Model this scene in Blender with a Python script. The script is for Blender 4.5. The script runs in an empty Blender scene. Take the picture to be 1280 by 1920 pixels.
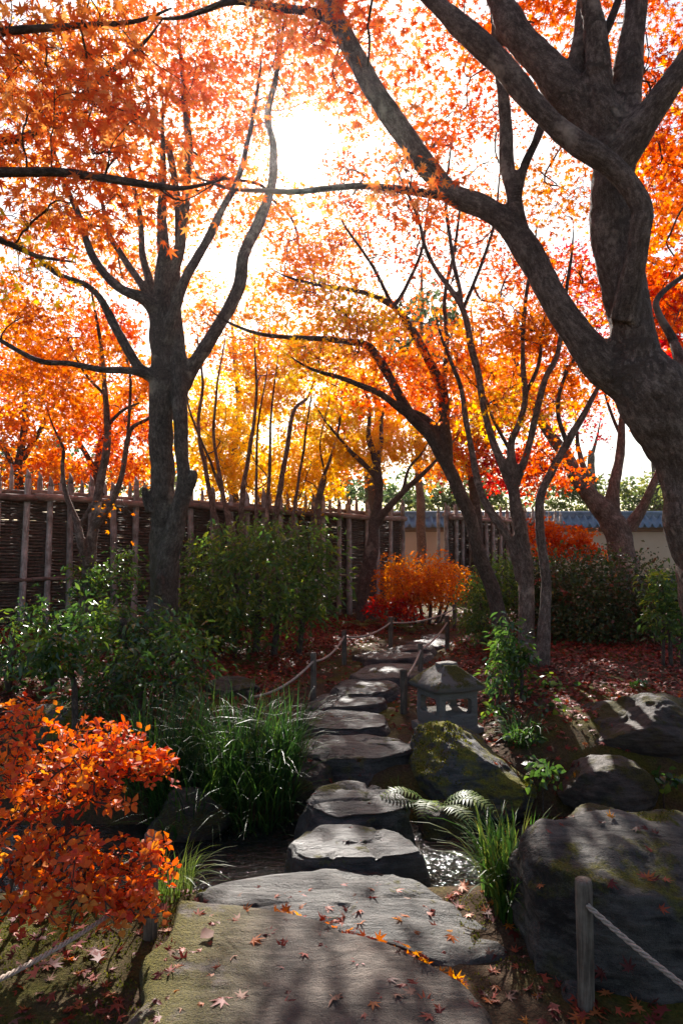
import bpy, math, random
import numpy as np
from mathutils import Vector, kdtree

# ---------------------------------------------------------------- camera, sky, sun, exposure
sc = bpy.context.scene
COL = sc.collection
PITCH = math.radians(3.1)
EYE = np.array([0.0, 0.0, 1.5])
FP = 1280.0                                   # focal length in photograph pixels (24 mm on a 36 mm tall frame)
cam = bpy.data.cameras.new("camera")
cam.sensor_fit = 'VERTICAL'; cam.sensor_height = 36.0; cam.lens = 24.0
cam.clip_start = 0.02; cam.clip_end = 1000
camo = bpy.data.objects.new("camera", cam); COL.objects.link(camo)
camo.location = EYE; camo.rotation_euler = (math.pi / 2 + PITCH, 0, 0)
sc.camera = camo
FW = np.array([0, math.cos(PITCH), math.sin(PITCH)]); UP = np.array([0, -math.sin(PITCH), math.cos(PITCH)]); RT = np.array([1.0, 0, 0])

sdir = FW + RT * (-70 / FP) + UP * (700 / FP); sdir = sdir / np.linalg.norm(sdir)      # towards the sun
SUN_EL = math.asin(sdir[2]); SUN_AZ = math.atan2(sdir[0], sdir[1])
world = bpy.data.worlds.new("World"); sc.world = world; world.use_nodes = True
wn = world.node_tree.nodes; wl = world.node_tree.links
sky = wn.new('ShaderNodeTexSky'); sky.sky_type = 'NISHITA'; sky.sun_disc = False
sky.sun_elevation = SUN_EL; sky.sun_rotation = SUN_AZ
sky.air_density = 1.0; sky.dust_density = 2.0; sky.ozone_density = 1.0
wn['Background'].inputs['Strength'].default_value = 0.065
wl.new(sky.outputs[0], wn['Background'].inputs['Color'])
sl = bpy.data.lights.new("sun", 'SUN'); sl.energy = 5.0; sl.angle = math.radians(0.5); sl.color = (1.0, 0.95, 0.88)
so = bpy.data.objects.new("sun", sl); COL.objects.link(so)
so.rotation_euler = Vector(sdir).to_track_quat('Z', 'Y').to_euler(); so.location = (0, 30, 30)
vs = sc.view_settings
vs.view_transform = 'Standard'; vs.look = 'None'; vs.gamma = 1.0; vs.use_curve_mapping = False; vs.exposure = 1.35
cy = sc.cycles
cy.max_bounces = 10; cy.diffuse_bounces = 5; cy.glossy_bounces = 3; cy.transmission_bounces = 6; cy.transparent_max_bounces = 6
cy.sample_clamp_indirect = 6.0; cy.caustics_reflective = False; cy.caustics_refractive = False
cy.use_denoising = True

# ---------------------------------------------------------------- helpers
def P(px, py, d):
    return EYE + d * (FW + RT * ((px - 640) / FP) + UP * ((960 - py) / FP))

def G(px, py, z=0.0):
    v = FW + RT * ((px - 640) / FP) + UP * ((960 - py) / FP)
    return EYE + v * ((z - EYE[2]) / v[2])

def to_px(p):
    q = np.asarray(p) - EYE
    d = q @ FW
    return 640 + FP * (q @ RT) / d, 960 - FP * (q @ UP) / d, d

def hash3(i, j, k):
    h = (i * 374761393 + j * 668265263 + k * 2147483647) & 0x7fffffff
    h = ((h ^ (h >> 13)) * 1274126177) & 0x7fffffff
    return ((h ^ (h >> 16)) & 0xffff) / 65535.0

def vnoise(p, s=1.0, seed=0):
    p = np.asarray(p, float) * s + seed * 17.13 + 1000.0
    i = np.floor(p).astype(np.int64); f = p - i; f = f * f * (3 - 2 * f)
    r = 0
    for a in (0, 1):
        for b in (0, 1):
            for c in (0, 1):
                w = (f[..., 0] if a else 1 - f[..., 0]) * (f[..., 1] if b else 1 - f[..., 1]) * (f[..., 2] if c else 1 - f[..., 2])
                r = r + w * hash3(i[..., 0] + a, i[..., 1] + b, i[..., 2] + c)
    return r * 2 - 1

def fbm(p, s=1.0, o=4, seed=0):
    r = 0; a = 1.0
    for k in range(o):
        r = r + a * vnoise(p, s * 2 ** k, seed + k); a *= 0.5
    return r

def sstep(x, a, b):
    t = np.clip((np.asarray(x, float) - a) / (b - a), 0, 1); return t * t * (3 - 2 * t)

def norm(v):
    return v / np.maximum(np.linalg.norm(v, axis=-1, keepdims=True), 1e-9)

def mesh_of(name, V, T=None, Q=None, mat=None, attrs=None, smooth=False):
    me = bpy.data.meshes.new(name)
    V = np.asarray(V, np.float32); n = len(V)
    me.vertices.add(n); me.vertices.foreach_set('co', V.ravel())
    parts = []; starts = []; tot = 0; cnt = []
    for F, k in ((T, 3), (Q, 4)):
        if F is None or len(F) == 0: continue
        F = np.asarray(F, np.int32); parts.append(F.ravel()); cnt.append(np.full(len(F), k, np.int32))
    L = np.concatenate(parts); c = np.concatenate(cnt)
    s = np.concatenate([[0], np.cumsum(c)[:-1]]).astype(np.int32)
    me.loops.add(len(L)); me.loops.foreach_set('vertex_index', L)
    me.polygons.add(len(c)); me.polygons.foreach_set('loop_start', s)
    try: me.polygons.foreach_set('loop_total', c)
    except Exception: pass
    if smooth: me.polygons.foreach_set('use_smooth', np.ones(len(c), bool))
    for k, a in (attrs or {}).items():
        a = np.asarray(a, np.float32)
        at = me.attributes.new(k, 'FLOAT' if a.ndim == 1 else 'FLOAT_VECTOR', 'POINT')
        at.data.foreach_set('value' if a.ndim == 1 else 'vector', a.ravel())
    if mat: me.materials.append(mat)
    me.update(); me.validate()
    return me

def link(name, me, parent=None):
    o = bpy.data.objects.new(name, me); COL.objects.link(o)
    if parent is not None: o.parent = parent
    return o

def tag(o, label, cat, group=None, kind=None):
    if label: o['label'] = label
    if cat: o['category'] = cat
    if group: o['group'] = group
    if kind: o['kind'] = kind
    return o

def empty(name, loc=(0, 0, 0)):
    o = bpy.data.objects.new(name, None); COL.objects.link(o); o.empty_display_size = 0.1
    return o                                   # kept at the origin: its parts carry world coordinates

class MB:
    """collects vertices, triangles and quads of one mesh"""
    def __init__(s): s.v = []; s.t = []; s.q = []; s.a = []; s.n = 0; s.fr = []
    def add(s, V, T=None, Q=None, A=None):
        V = np.asarray(V, float)
        s.v.append(V)
        if T is not None and len(T): s.t.append(np.asarray(T) + s.n)
        if Q is not None and len(Q): s.q.append(np.asarray(Q) + s.n)
        s.a.append(np.zeros((len(V), 3)) if A is None else np.asarray(A, float))
        s.n += len(V)
    def mesh(s, name, mat, smooth=False):
        return mesh_of(name, np.concatenate(s.v), np.concatenate(s.t) if s.t else None, np.concatenate(s.q) if s.q else None,
                       mat, {'bark': np.concatenate(s.a)}, smooth)

def box(mb, lo, hi, R=None, off=None):
    lo = np.array(lo, float); hi = np.array(hi, float)
    V = np.array([[x, y, z] for z in (lo[2], hi[2]) for y in (lo[1], hi[1]) for x in (lo[0], hi[0])])
    if R is not None: V = V @ R.T
    if off is not None: V = V + off
    mb.add(V, None, [[0, 2, 3, 1], [4, 5, 7, 6], [0, 1, 5, 4], [1, 3, 7, 5], [3, 2, 6, 7], [2, 0, 4, 6]])

def catmull(pts, n):
    p = np.asarray(pts, float)
    if len(p) == 2:
        t = np.linspace(0, 1, n)[:, None]; return p[0] * (1 - t) + p[1] * t
    q = np.vstack([2 * p[0] - p[1], p, 2 * p[-1] - p[-2]])
    m = len(p) - 1
    u = np.linspace(0, m - 1e-6, n); i = u.astype(int); t = (u - i)[:, None]
    a, b, c, d = q[i], q[i + 1], q[i + 2], q[i + 3]
    return 0.5 * (2 * b + (c - a) * t + (2 * a - 5 * b + 4 * c - d) * t ** 2 + (3 * b - a - 3 * c + d) * t ** 3)

def tube(mb, pts, rad, sides=8, cap=True, s0=0.0):
    p = np.asarray(pts, float); r = np.asarray(rad, float) * np.ones(len(p))
    tg = norm(np.gradient(p, axis=0))
    ref = np.array([0.3, 0.2, 0.93]) if abs(tg[0][2]) < 0.8 else np.array([1.0, 0.1, 0])
    u = np.zeros_like(p); cur = ref
    for i in range(len(p)):
        cur = cur - tg[i] * (cur @ tg[i]); cur = cur / max(np.linalg.norm(cur), 1e-9); u[i] = cur
    w = np.cross(tg, u)
    a = np.linspace(0, 2 * math.pi, sides, endpoint=False)
    ca, sa = np.cos(a)[None, :, None], np.sin(a)[None, :, None]
    V = p[:, None] + r[:, None, None] * (u[:, None] * ca + w[:, None] * sa)
    s = s0 + np.concatenate([[0], np.cumsum(np.linalg.norm(np.diff(p, axis=0), axis=1))])
    A = np.stack([r[:, None] * np.cos(a)[None], r[:, None] * np.sin(a)[None], np.repeat(s[:, None], sides, 1)], -1)
    m = len(p)
    i, j = np.meshgrid(np.arange(m - 1), np.arange(sides), indexing='ij'); j2 = (j + 1) % sides
    Q = np.stack([i * sides + j, i * sides + j2, (i + 1) * sides + j2, (i + 1) * sides + j], -1).reshape(-1, 4)
    V = V.reshape(-1, 3); A = A.reshape(-1, 3); T = None
    FR = np.repeat(np.stack([u, w, tg], 1), sides, 0)
    if cap:
        b0, b1 = len(V), len(V) + 1
        FR = np.concatenate([FR, FR[:1], FR[-1:]])
        V = np.vstack([V, p[0], p[-1]]); A = np.vstack([A, [0, 0, s[0]], [0, 0, s[-1]]])
        k = np.arange(sides); k2 = (k + 1) % sides
        T = np.vstack([np.stack([k2, k, np.full(sides, b0)], -1), np.stack([(m - 1) * sides + k, (m - 1) * sides + k2, np.full(sides, b1)], -1)])
    mb.add(V, T, Q, A); mb.fr.append(FR)

# ---------------------------------------------------------------- materials
def new_mat(name):
    m = bpy.data.materials.new(name); m.use_nodes = True
    nt = m.node_tree
    for n in list(nt.nodes): nt.nodes.remove(n)
    out = nt.nodes.new('ShaderNodeOutputMaterial')
    return m, nt, out

def nd(nt, typ, ins=None, **kw):
    n = nt.nodes.new('ShaderNode' + typ)
    for k, v in kw.items(): setattr(n, k, v)
    for k, v in (ins or {}).items():
        if isinstance(v, bpy.types.NodeSocket): nt.links.new(v, n.inputs[k])
        else: n.inputs[k].default_value = v
    return n

def ramp(nt, fac, stops, interp='LINEAR'):
    r = nt.nodes.new('ShaderNodeValToRGB'); nt.links.new(fac, r.inputs[0]); r.color_ramp.interpolation = interp
    e = r.color_ramp.elements
    while len(e) < len(stops): e.new(0.5)
    for x, (p, c) in zip(e, stops):
        x.position = p; x.color = (*c, 1) if len(c) == 3 else c
    return r.outputs[0]

def leaf_mat(name, cols, trans=0.68, rough=0.5, spec=0.25, tsat=1.08, tval=1.08, hue=0.5):
    m, nt, out = new_mat(name)
    at = nd(nt, 'Attribute', attribute_name='v')
    c = ramp(nt, at.outputs['Fac'], [(i / max(1, len(cols) - 1), k) for i, k in enumerate(cols)])
    geo = nd(nt, 'TexCoord')
    nz = nd(nt, 'TexNoise', {'Vector': geo.outputs['Object'], 'Scale': 60.0, 'Detail': 2.0})
    hv = nd(nt, 'HueSaturation', {'Color': c, 'Hue': 0.5, 'Saturation': 1.0, 'Value': nd(nt, 'MapRange', {'Value': nz.outputs['Fac'], 'From Min': 0.3, 'From Max': 0.7, 'To Min': 0.82, 'To Max': 1.15}).outputs[0]})
    ht = nd(nt, 'HueSaturation', {'Color': hv.outputs[0], 'Hue': hue, 'Saturation': tsat, 'Value': tval})
    pr = nd(nt, 'BsdfPrincipled', {'Base Color': hv.outputs[0], 'Roughness': rough, 'Specular IOR Level': spec})
    tr = nd(nt, 'BsdfTranslucent', {'Color': ht.outputs[0]})
    mx = nd(nt, 'MixShader', {0: trans, 1: pr.outputs[0], 2: tr.outputs[0]})
    nt.links.new(mx.outputs[0], out.inputs[0])
    return m

def bark_mat(name, c0, c1, moss=0.0, scale=1.0, bump=0.5, coord='bark'):
    m, nt, out = new_mat(name)
    at = nd(nt, 'Attribute', attribute_name='bark')
    mp = nd(nt, 'Mapping', {'Vector': at.outputs['Vector'], 'Scale': (1, 1, 0.42)})
    n1 = nd(nt, 'TexNoise', {'Vector': mp.outputs[0], 'Scale': 46 * scale, 'Detail': 8.0, 'Roughness': 0.72})
    n2 = nd(nt, 'TexNoise', {'Vector': at.outputs['Vector'], 'Scale': 7 * scale, 'Detail': 4.0})
    mp3 = nd(nt, 'Mapping', {'Vector': at.outputs['Vector'], 'Scale': (0.5, 0.5, 3.0)})
    n3 = nd(nt, 'TexNoise', {'Vector': mp3.outputs[0], 'Scale': 14 * scale, 'Detail': 3.0})
    n5 = nd(nt, 'TexNoise', {'Vector': at.outputs['Vector'], 'Scale': 130 * scale, 'Detail': 4.0, 'Roughness': 0.7})
    a0 = nd(nt, 'Math', {0: n2.outputs['Fac'], 1: 0.45}, operation='MULTIPLY')
    a1 = nd(nt, 'Math', {0: n5.outputs['Fac'], 1: 0.55}, operation='MULTIPLY')
    a = nd(nt, 'Math', {0: nd(nt, 'Math', {0: n1.outputs['Fac'], 1: a0.outputs[0]}, operation='ADD').outputs[0], 1: a1.outputs[0]}, operation='ADD')
    a2 = nd(nt, 'MapRange', {'Value': a.outputs[0], 'From Min': 0.80, 'From Max': 1.22})
    c = ramp(nt, a2.outputs[0], [(0.0, tuple(x * 0.45 for x in c0)), (0.45, c0), (1.0, c1)])
    tc = nd(nt, 'TexCoord')
    n4 = nd(nt, 'TexNoise', {'Vector': tc.outputs['Object'], 'Scale': 2.2, 'Detail': 5.0, 'Roughness': 0.7})
    lic = nd(nt, 'MapRange', {'Value': n4.outputs['Fac'], 'From Min': 0.58, 'From Max': 0.68})
    cm = nd(nt, 'MixRGB', {'Fac': lic.outputs[0], 'Color1': c, 'Color2': (c1[0] * 1.35, c1[1] * 1.4, c1[2] * 1.35, 1)})
    col = cm.outputs[0]
    if moss > 0:
        sp = nd(nt, 'SeparateXYZ', {0: tc.outputs['Object']})
        hgt = nd(nt, 'MapRange', {'Value': sp.outputs['Z'], 'From Min': 2.4, 'From Max': 0.2, 'To Min': 0.0, 'To Max': moss})
        sx = nd(nt, 'SeparateXYZ', {0: nd(nt, 'NewGeometry').outputs['Normal']})
        side = nd(nt, 'MapRange', {'Value': sx.outputs['X'], 'From Min': 0.2, 'From Max': -0.8})
        mm = nd(nt, 'Math', {0: hgt.outputs[0], 1: side.outputs[0]}, operation='MULTIPLY')
        nm = nd(nt, 'TexNoise', {'Vector': tc.outputs['Object'], 'Scale': 9.0, 'Detail': 6.0})
        m2 = nd(nt, 'Math', {0: mm.outputs[0], 1: nd(nt, 'MapRange', {'Value': nm.outputs['Fac'], 'From Min': 0.38, 'From Max': 0.55}).outputs[0]}, operation='MULTIPLY')
        col = nd(nt, 'MixRGB', {'Fac': m2.outputs[0], 'Color1': col, 'Color2': (0.06, 0.065, 0.012, 1)}).outputs[0]
    h = nd(nt, 'Math', {0: a.outputs[0], 1: nd(nt, 'Math', {0: n3.outputs['Fac'], 1: 0.5}, operation='MULTIPLY').outputs[0]}, operation='ADD')
    bp = nd(nt, 'Bump', {'Height': h.outputs[0], 'Strength': bump, 'Distance': 0.03})
    pr = nd(nt, 'BsdfPrincipled', {'Base Color': col, 'Roughness': 0.85, 'Specular IOR Level': 0.25, 'Normal': bp.outputs[0]})
    nt.links.new(pr.outputs[0], out.inputs[0])
    return m

def rock_mat(name, c0, c1, moss=0.35, moss_lo=0.5, rough=0.6, speck=1.0, mosscol=(0.11, 0.10, 0.012), spec=0.45, bump=0.6, grad=None):
    m, nt, out = new_mat(name)
    tc = nd(nt, 'TexCoord'); v = tc.outputs['Object']
    n1 = nd(nt, 'TexNoise', {'Vector': v, 'Scale': 3.2, 'Detail': 8.0, 'Roughness': 0.65})
    n2 = nd(nt, 'TexNoise', {'Vector': v, 'Scale': 55.0, 'Detail': 5.0, 'Roughness': 0.7})
    mp = nd(nt, 'Mapping', {'Vector': v, 'Scale': (2.0, 9.0, 14.0), 'Rotation': (0.2, 0.15, 0.35)})
    n3 = nd(nt, 'TexNoise', {'Vector': mp.outputs[0], 'Scale': 2.2, 'Detail': 7.0, 'Roughness': 0.6})
    n6 = nd(nt, 'TexNoise', {'Vector': v, 'Scale': 260.0, 'Detail': 2.0})
    s1 = nd(nt, 'Math', {0: n1.outputs['Fac'], 1: n3.outputs['Fac']}, operation='ADD')
    n26 = nd(nt, 'Math', {0: n2.outputs['Fac'], 1: n6.outputs['Fac']}, operation='ADD')
    n27 = nd(nt, 'Math', {0: n26.outputs[0], 1: 0.5}, operation='MULTIPLY')
    s2 = nd(nt, 'Math', {0: n27.outputs[0], 1: 0.62 * speck}, operation='MULTIPLY')
    s3 = nd(nt, 'Math', {0: s1.outputs[0], 1: s2.outputs[0]}, operation='ADD')
    f = nd(nt, 'MapRange', {'Value': s3.outputs[0], 'From Min': 0.95, 'From Max': 1.62})
    c = ramp(nt, f.outputs[0], [(0, tuple(x * 0.55 for x in c0)), (0.35, c0), (0.75, c1), (1, tuple(min(0.6, x * 1.4) for x in c1))])
    h = nd(nt, 'Math', {0: s3.outputs[0], 1: 1.0}, operation='MULTIPLY')
    bp = nd(nt, 'Bump', {'Height': h.outputs[0], 'Strength': min(1.0, bump * 1.5), 'Distance': 0.035})
    col = c; ro = rough
    if moss > 0:
        nrm = nd(nt, 'SeparateXYZ', {0: nd(nt, 'NewGeometry').outputs['Normal']})
        up = nd(nt, 'MapRange', {'Value': nrm.outputs['Z'], 'From Min': moss_lo - 0.5, 'From Max': moss_lo + 0.3})
        nm = nd(nt, 'TexNoise', {'Vector': v, 'Scale': 3.7, 'Detail': 7.0, 'Roughness': 0.68})
        ms = nd(nt, 'MapRange', {'Value': nm.outputs['Fac'], 'From Min': 0.62 - 0.3 * moss, 'From Max': 0.70 - 0.3 * moss})
        mk = nd(nt, 'Math', {0: up.outputs[0], 1: ms.outputs[0]}, operation='MULTIPLY')
        if grad:
            gx_ = nd(nt, 'MapRange', {'Value': nd(nt, 'SeparateXYZ', {0: v}).outputs['X'], 'From Min': grad[0], 'From Max': grad[1], 'To Min': 1.0, 'To Max': 0.0})
            mk = nd(nt, 'Math', {0: mk.outputs[0], 1: gx_.outputs[0]}, operation='MULTIPLY')
        nf = nd(nt, 'TexNoise', {'Vector': v, 'Scale': 120.0, 'Detail': 3.0})
        mc = ramp(nt, nf.outputs['Fac'], [(0.3, tuple(x * 0.5 for x in mosscol)), (0.7, tuple(x * 1.5 for x in mosscol))])
        col = nd(nt, 'MixRGB', {'Fac': mk.outputs[0], 'Color1': c, 'Color2': mc}).outputs[0]
        ro = nd(nt, 'MapRange', {'Value': mk.outputs[0], 'To Min': rough, 'To Max': 0.95}).outputs[0]
        hb = nd(nt, 'Math', {0: nf.outputs['Fac'], 1: mk.outputs[0]}, operation='MULTIPLY')
        bp = nd(nt, 'Bump', {'Height': hb.outputs[0], 'Strength': 0.8, 'Distance': 0.015, 'Normal': bp.outputs[0]})
    pr = nd(nt, 'BsdfPrincipled', {'Base Color': col, 'Roughness': ro, 'Specular IOR Level': spec, 'Normal': bp.outputs[0]})
    nt.links.new(pr.outputs[0], out.inputs[0])
    return m

def wood_mat(name, c0, c1, bump=0.4, rough=0.75):
    m, nt, out = new_mat(name)
    at = nd(nt, 'Attribute', attribute_name='bark')
    oi = nd(nt, 'ObjectInfo')
    off = nd(nt, 'VectorMath', {0: at.outputs['Vector'], 1: nd(nt, 'CombineXYZ', {0: oi.outputs['Random'], 1: oi.outputs['Random'], 2: nd(nt, 'Math', {0: oi.outputs['Random'], 1: 37.0}, operation='MULTIPLY').outputs[0]}).outputs[0]}, operation='ADD')
    mp = nd(nt, 'Mapping', {'Vector': off.outputs[0], 'Scale': (1, 1, 0.06)})
    n1 = nd(nt, 'TexNoise', {'Vector': mp.outputs[0], 'Scale': 120.0, 'Detail': 5.0, 'Roughness': 0.6})
    n2 = nd(nt, 'TexNoise', {'Vector': off.outputs[0], 'Scale': 5.0, 'Detail': 5.0, 'Roughness': 0.7})
    s = nd(nt, 'Math', {0: n1.outputs['Fac'], 1: n2.outputs['Fac']}, operation='ADD')
    f = nd(nt, 'MapRange', {'Value': s.outputs[0], 'From Min': 0.72, 'From Max': 1.25})
    c = ramp(nt, f.outputs[0], [(0, tuple(x * 0.4 for x in c0)), (0.4, c0), (1, c1)])
    hv = nd(nt, 'HueSaturation', {'Color': c, 'Value': nd(nt, 'MapRange', {'Value': oi.outputs['Random'], 'To Min': 0.7, 'To Max': 1.2}).outputs[0]})
    bp = nd(nt, 'Bump', {'Height': s.outputs[0], 'Strength': bump, 'Distance': 0.008})
    pr = nd(nt, 'BsdfPrincipled', {'Base Color': hv.outputs[0], 'Roughness': rough, 'Specular IOR Level': 0.3, 'Normal': bp.outputs[0]})
    nt.links.new(pr.outputs[0], out.inputs[0])
    return m

def plain_mat(name, c0, c1, scale=8.0, rough=0.8, bump=0.2, spec=0.3):
    m, nt, out = new_mat(name)
    tc = nd(nt, 'TexCoord')
    n = nd(nt, 'TexNoise', {'Vector': tc.outputs['Object'], 'Scale': scale, 'Detail': 6.0, 'Roughness': 0.65})
    c = ramp(nt, n.outputs['Fac'], [(0.3, c0), (0.7, c1)])
    bp = nd(nt, 'Bump', {'Height': n.outputs['Fac'], 'Strength': bump, 'Distance': 0.01})
    pr = nd(nt, 'BsdfPrincipled', {'Base Color': c, 'Roughness': rough, 'Specular IOR Level': spec, 'Normal': bp.outputs[0]})
    nt.links.new(pr.outputs[0], out.inputs[0])
    return m

M = {}
M['bark_grey'] = bark_mat('bark_grey', (0.115, 0.092, 0.073), (0.30, 0.25, 0.20), moss=0.9, bump=0.9)
M['bark_brown'] = bark_mat('bark_brown', (0.165, 0.112, 0.086), (0.42, 0.305, 0.245), moss=0.0, bump=0.9)
M['bark_thin'] = bark_mat('bark_thin', (0.075, 0.054, 0.042), (0.19, 0.142, 0.112), moss=0.0, scale=1.5)
M['bark_pine'] = bark_mat('bark_pine', (0.16, 0.085, 0.05), (0.32, 0.20, 0.13), scale=0.8)
ORANGE = [(0.55, 0.10, 0.03), (0.72, 0.20, 0.04), (0.80, 0.30, 0.05), (0.86, 0.44, 0.08)]
REDOR = [(0.52, 0.04, 0.02), (0.68, 0.09, 0.022), (0.78, 0.17, 0.028), (0.84, 0.30, 0.04)]
GOLD = [(0.76, 0.32, 0.03), (0.84, 0.46, 0.04), (0.88, 0.58, 0.06), (0.90, 0.70, 0.13)]
CRIM = [(0.36, 0.015, 0.03), (0.54, 0.03, 0.035), (0.68, 0.07, 0.04), (0.74, 0.16, 0.05)]
SALMON = [(0.70, 0.11, 0.06), (0.84, 0.20, 0.08), (0.91, 0.32, 0.10), (0.94, 0.52, 0.19)]
M['l_orange'] = leaf_mat('maple_orange', ORANGE)
M['l_redor'] = leaf_mat('maple_red_orange', REDOR)
M['l_gold'] = leaf_mat('maple_gold', GOLD)
M['l_crim'] = leaf_mat('maple_crimson', CRIM)
M['l_salmon'] = leaf_mat('maple_salmon', SALMON, trans=0.72)
M['l_shrub'] = leaf_mat('shrub_orange', [(0.66, 0.07, 0.045), (0.78, 0.14, 0.05), (0.82, 0.23, 0.05), (0.86, 0.40, 0.08)], trans=0.5, rough=0.55, spec=0.25)
M['l_fallen'] = leaf_mat('fallen_leaf', [(0.10, 0.018, 0.014), (0.19, 0.026, 0.020), (0.34, 0.055, 0.028), (0.48, 0.14, 0.04)], trans=0.25, rough=0.55, spec=0.3)
M['l_dry'] = leaf_mat('dry_leaf', [(0.20, 0.10, 0.07), (0.34, 0.18, 0.12)], trans=0.15, rough=0.7)
M['l_ever'] = leaf_mat('evergreen_gloss', [(0.022, 0.055, 0.018), (0.04, 0.09, 0.024), (0.075, 0.14, 0.03), (0.16, 0.22, 0.04)], trans=0.38, rough=0.22, spec=0.7, tsat=1.15, tval=2.0, hue=0.485)
M['l_bush'] = leaf_mat('evergreen_bush', [(0.028, 0.07, 0.024), (0.055, 0.115, 0.03), (0.10, 0.17, 0.038), (0.27, 0.31, 0.05)], trans=0.48, rough=0.32, spec=0.5, tsat=1.15, tval=2.0, hue=0.485)
M['l_azalea'] = leaf_mat('azalea_dark', [(0.022, 0.04, 0.016), (0.045, 0.07, 0.02), (0.075, 0.10, 0.026), (0.24, 0.04, 0.03)], trans=0.3, rough=0.4, spec=0.4, tval=1.8)
M['l_grass'] = leaf_mat('sedge_green', [(0.014, 0.04, 0.012), (0.025, 0.07, 0.016), (0.05, 0.12, 0.02), (0.20, 0.22, 0.05)], trans=0.45, rough=0.42, spec=0.4, tval=2.0, hue=0.485)
M['l_fern'] = leaf_mat('fern_green', [(0.04, 0.075, 0.015), (0.08, 0.13, 0.025), (0.18, 0.22, 0.05)], trans=0.45, rough=0.45, tval=2.0)
M['l_pine'] = leaf_mat('pine_green', [(0.03, 0.06, 0.02), (0.06, 0.10, 0.035), (0.14, 0.17, 0.05)], trans=0.35, rough=0.5, tval=1.8)
M['l_pale'] = leaf_mat('pale_green', [(0.06, 0.09, 0.03), (0.12, 0.15, 0.045), (0.26, 0.24, 0.06)], trans=0.5, rough=0.5, tval=1.5)
M['moss'] = leaf_mat('moss_green', [(0.04, 0.048, 0.007), (0.09, 0.095, 0.012), (0.19, 0.17, 0.025)], trans=0.3, rough=0.9, spec=0.1, tval=1.6)
M['slab_brown'] = rock_mat('slab_brown', (0.05, 0.038, 0.030), (0.125, 0.097, 0.077), moss=0.8, moss_lo=0.3, rough=0.75, speck=1.3, mosscol=(0.13, 0.11, 0.014), spec=0.3, bump=0.5, grad=(-0.70, -0.22))
M['slab_grey'] = rock_mat('slab_grey', (0.038, 0.035, 0.031), (0.112, 0.102, 0.09), moss=0.12, moss_lo=0.6, rough=0.6, spec=0.3)
M['step'] = rock_mat('step_stone', (0.030, 0.026, 0.023), (0.092, 0.082, 0.073), moss=0.18, moss_lo=0.3, rough=0.5)
M['boulder'] = rock_mat('boulder_stone', (0.026, 0.022, 0.019), (0.11, 0.097, 0.083), moss=0.3, moss_lo=0.5, rough=0.7, spec=0.25)
M['mossrock'] = rock_mat('mossy_rock', (0.03, 0.028, 0.026), (0.11, 0.105, 0.10), moss=0.62, moss_lo=0.25, rough=0.65, mosscol=(0.20, 0.18, 0.02))
M['brownrock'] = rock_mat('brown_rock', (0.030, 0.022, 0.016), (0.085, 0.065, 0.05), moss=0.45, moss_lo=0.3, rough=0.7, mosscol=(0.07, 0.06, 0.01))
M['granite'] = rock_mat('lantern_granite', (0.075, 0.066, 0.055), (0.205, 0.185, 0.16), moss=0.0, rough=0.8, speck=2.4)
M['granite_moss'] = rock_mat('lantern_roof_stone', (0.05, 0.043, 0.037), (0.175, 0.158, 0.14), moss=0.62, moss_lo=0.35, rough=0.85, speck=2.4, mosscol=(0.12, 0.105, 0.015), bump=1.0)
M['post'] = wood_mat('rope_post_wood', (0.10, 0.075, 0.055), (0.24, 0.19, 0.145))
M['fence_post'] = wood_mat('fence_post_wood', (0.27, 0.222, 0.19), (0.60, 0.53, 0.475))
M['fence_rail'] = wood_mat('fence_rail_wood', (0.20, 0.125, 0.095), (0.40, 0.28, 0.22))
M['wattle'] = plain_mat('wattle_twigs', (0.055, 0.036, 0.027), (0.17, 0.12, 0.09), scale=20, bump=0.3)
M['rope'] = plain_mat('rope_fibre', (0.30, 0.22, 0.17), (0.50, 0.40, 0.32), scale=90, bump=0.5)
M['plaster'] = plain_mat('wall_plaster', (0.60, 0.42, 0.26), (0.68, 0.50, 0.33), scale=1.2, bump=0.05)
M['plaster_base'] = plain_mat('wall_band', (0.30, 0.16, 0.09), (0.36, 0.20, 0.12), scale=2)
M['tile'] = plain_mat('roof_tile', (0.085, 0.125, 0.17), (0.21, 0.27, 0.34), scale=3.3, rough=0.3, spec=0.8)

def ground_mat():
    m, nt, out = new_mat('ground_soil_moss')
    tc = nd(nt, 'TexCoord'); v = tc.outputs['Object']
    n1 = nd(nt, 'TexNoise', {'Vector': v, 'Scale': 1.3, 'Detail': 8.0, 'Roughness': 0.65})
    n2 = nd(nt, 'TexNoise', {'Vector': v, 'Scale': 70.0, 'Detail': 4.0, 'Roughness': 0.7})
    soil = ramp(nt, n2.outputs['Fac'], [(0.25, (0.035, 0.022, 0.014)), (0.75, (0.13, 0.085, 0.05))])
    moss = ramp(nt, n2.outputs['Fac'], [(0.25, (0.035, 0.036, 0.006)), (0.75, (0.15, 0.13, 0.025))])
    f = nd(nt, 'MapRange', {'Value': n1.outputs['Fac'], 'From Min': 0.46, 'From Max': 0.60})
    c = nd(nt, 'MixRGB', {'Fac': f.outputs[0], 'Color1': soil, 'Color2': moss})
    n3 = nd(nt, 'TexNoise', {'Vector': v, 'Scale': 14.0, 'Detail': 6.0})
    h = nd(nt, 'Math', {0: n3.outputs['Fac'], 1: n2.outputs['Fac']}, operation='ADD')
    bp = nd(nt, 'Bump', {'Height': h.outputs[0], 'Strength': 0.8, 'Distance': 0.03})
    pr = nd(nt, 'BsdfPrincipled', {'Base Color': c.outputs[0], 'Roughness': 0.95, 'Specular IOR Level': 0.1, 'Normal': bp.outputs[0]})
    nt.links.new(pr.outputs[0], out.inputs[0]); return m

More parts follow.
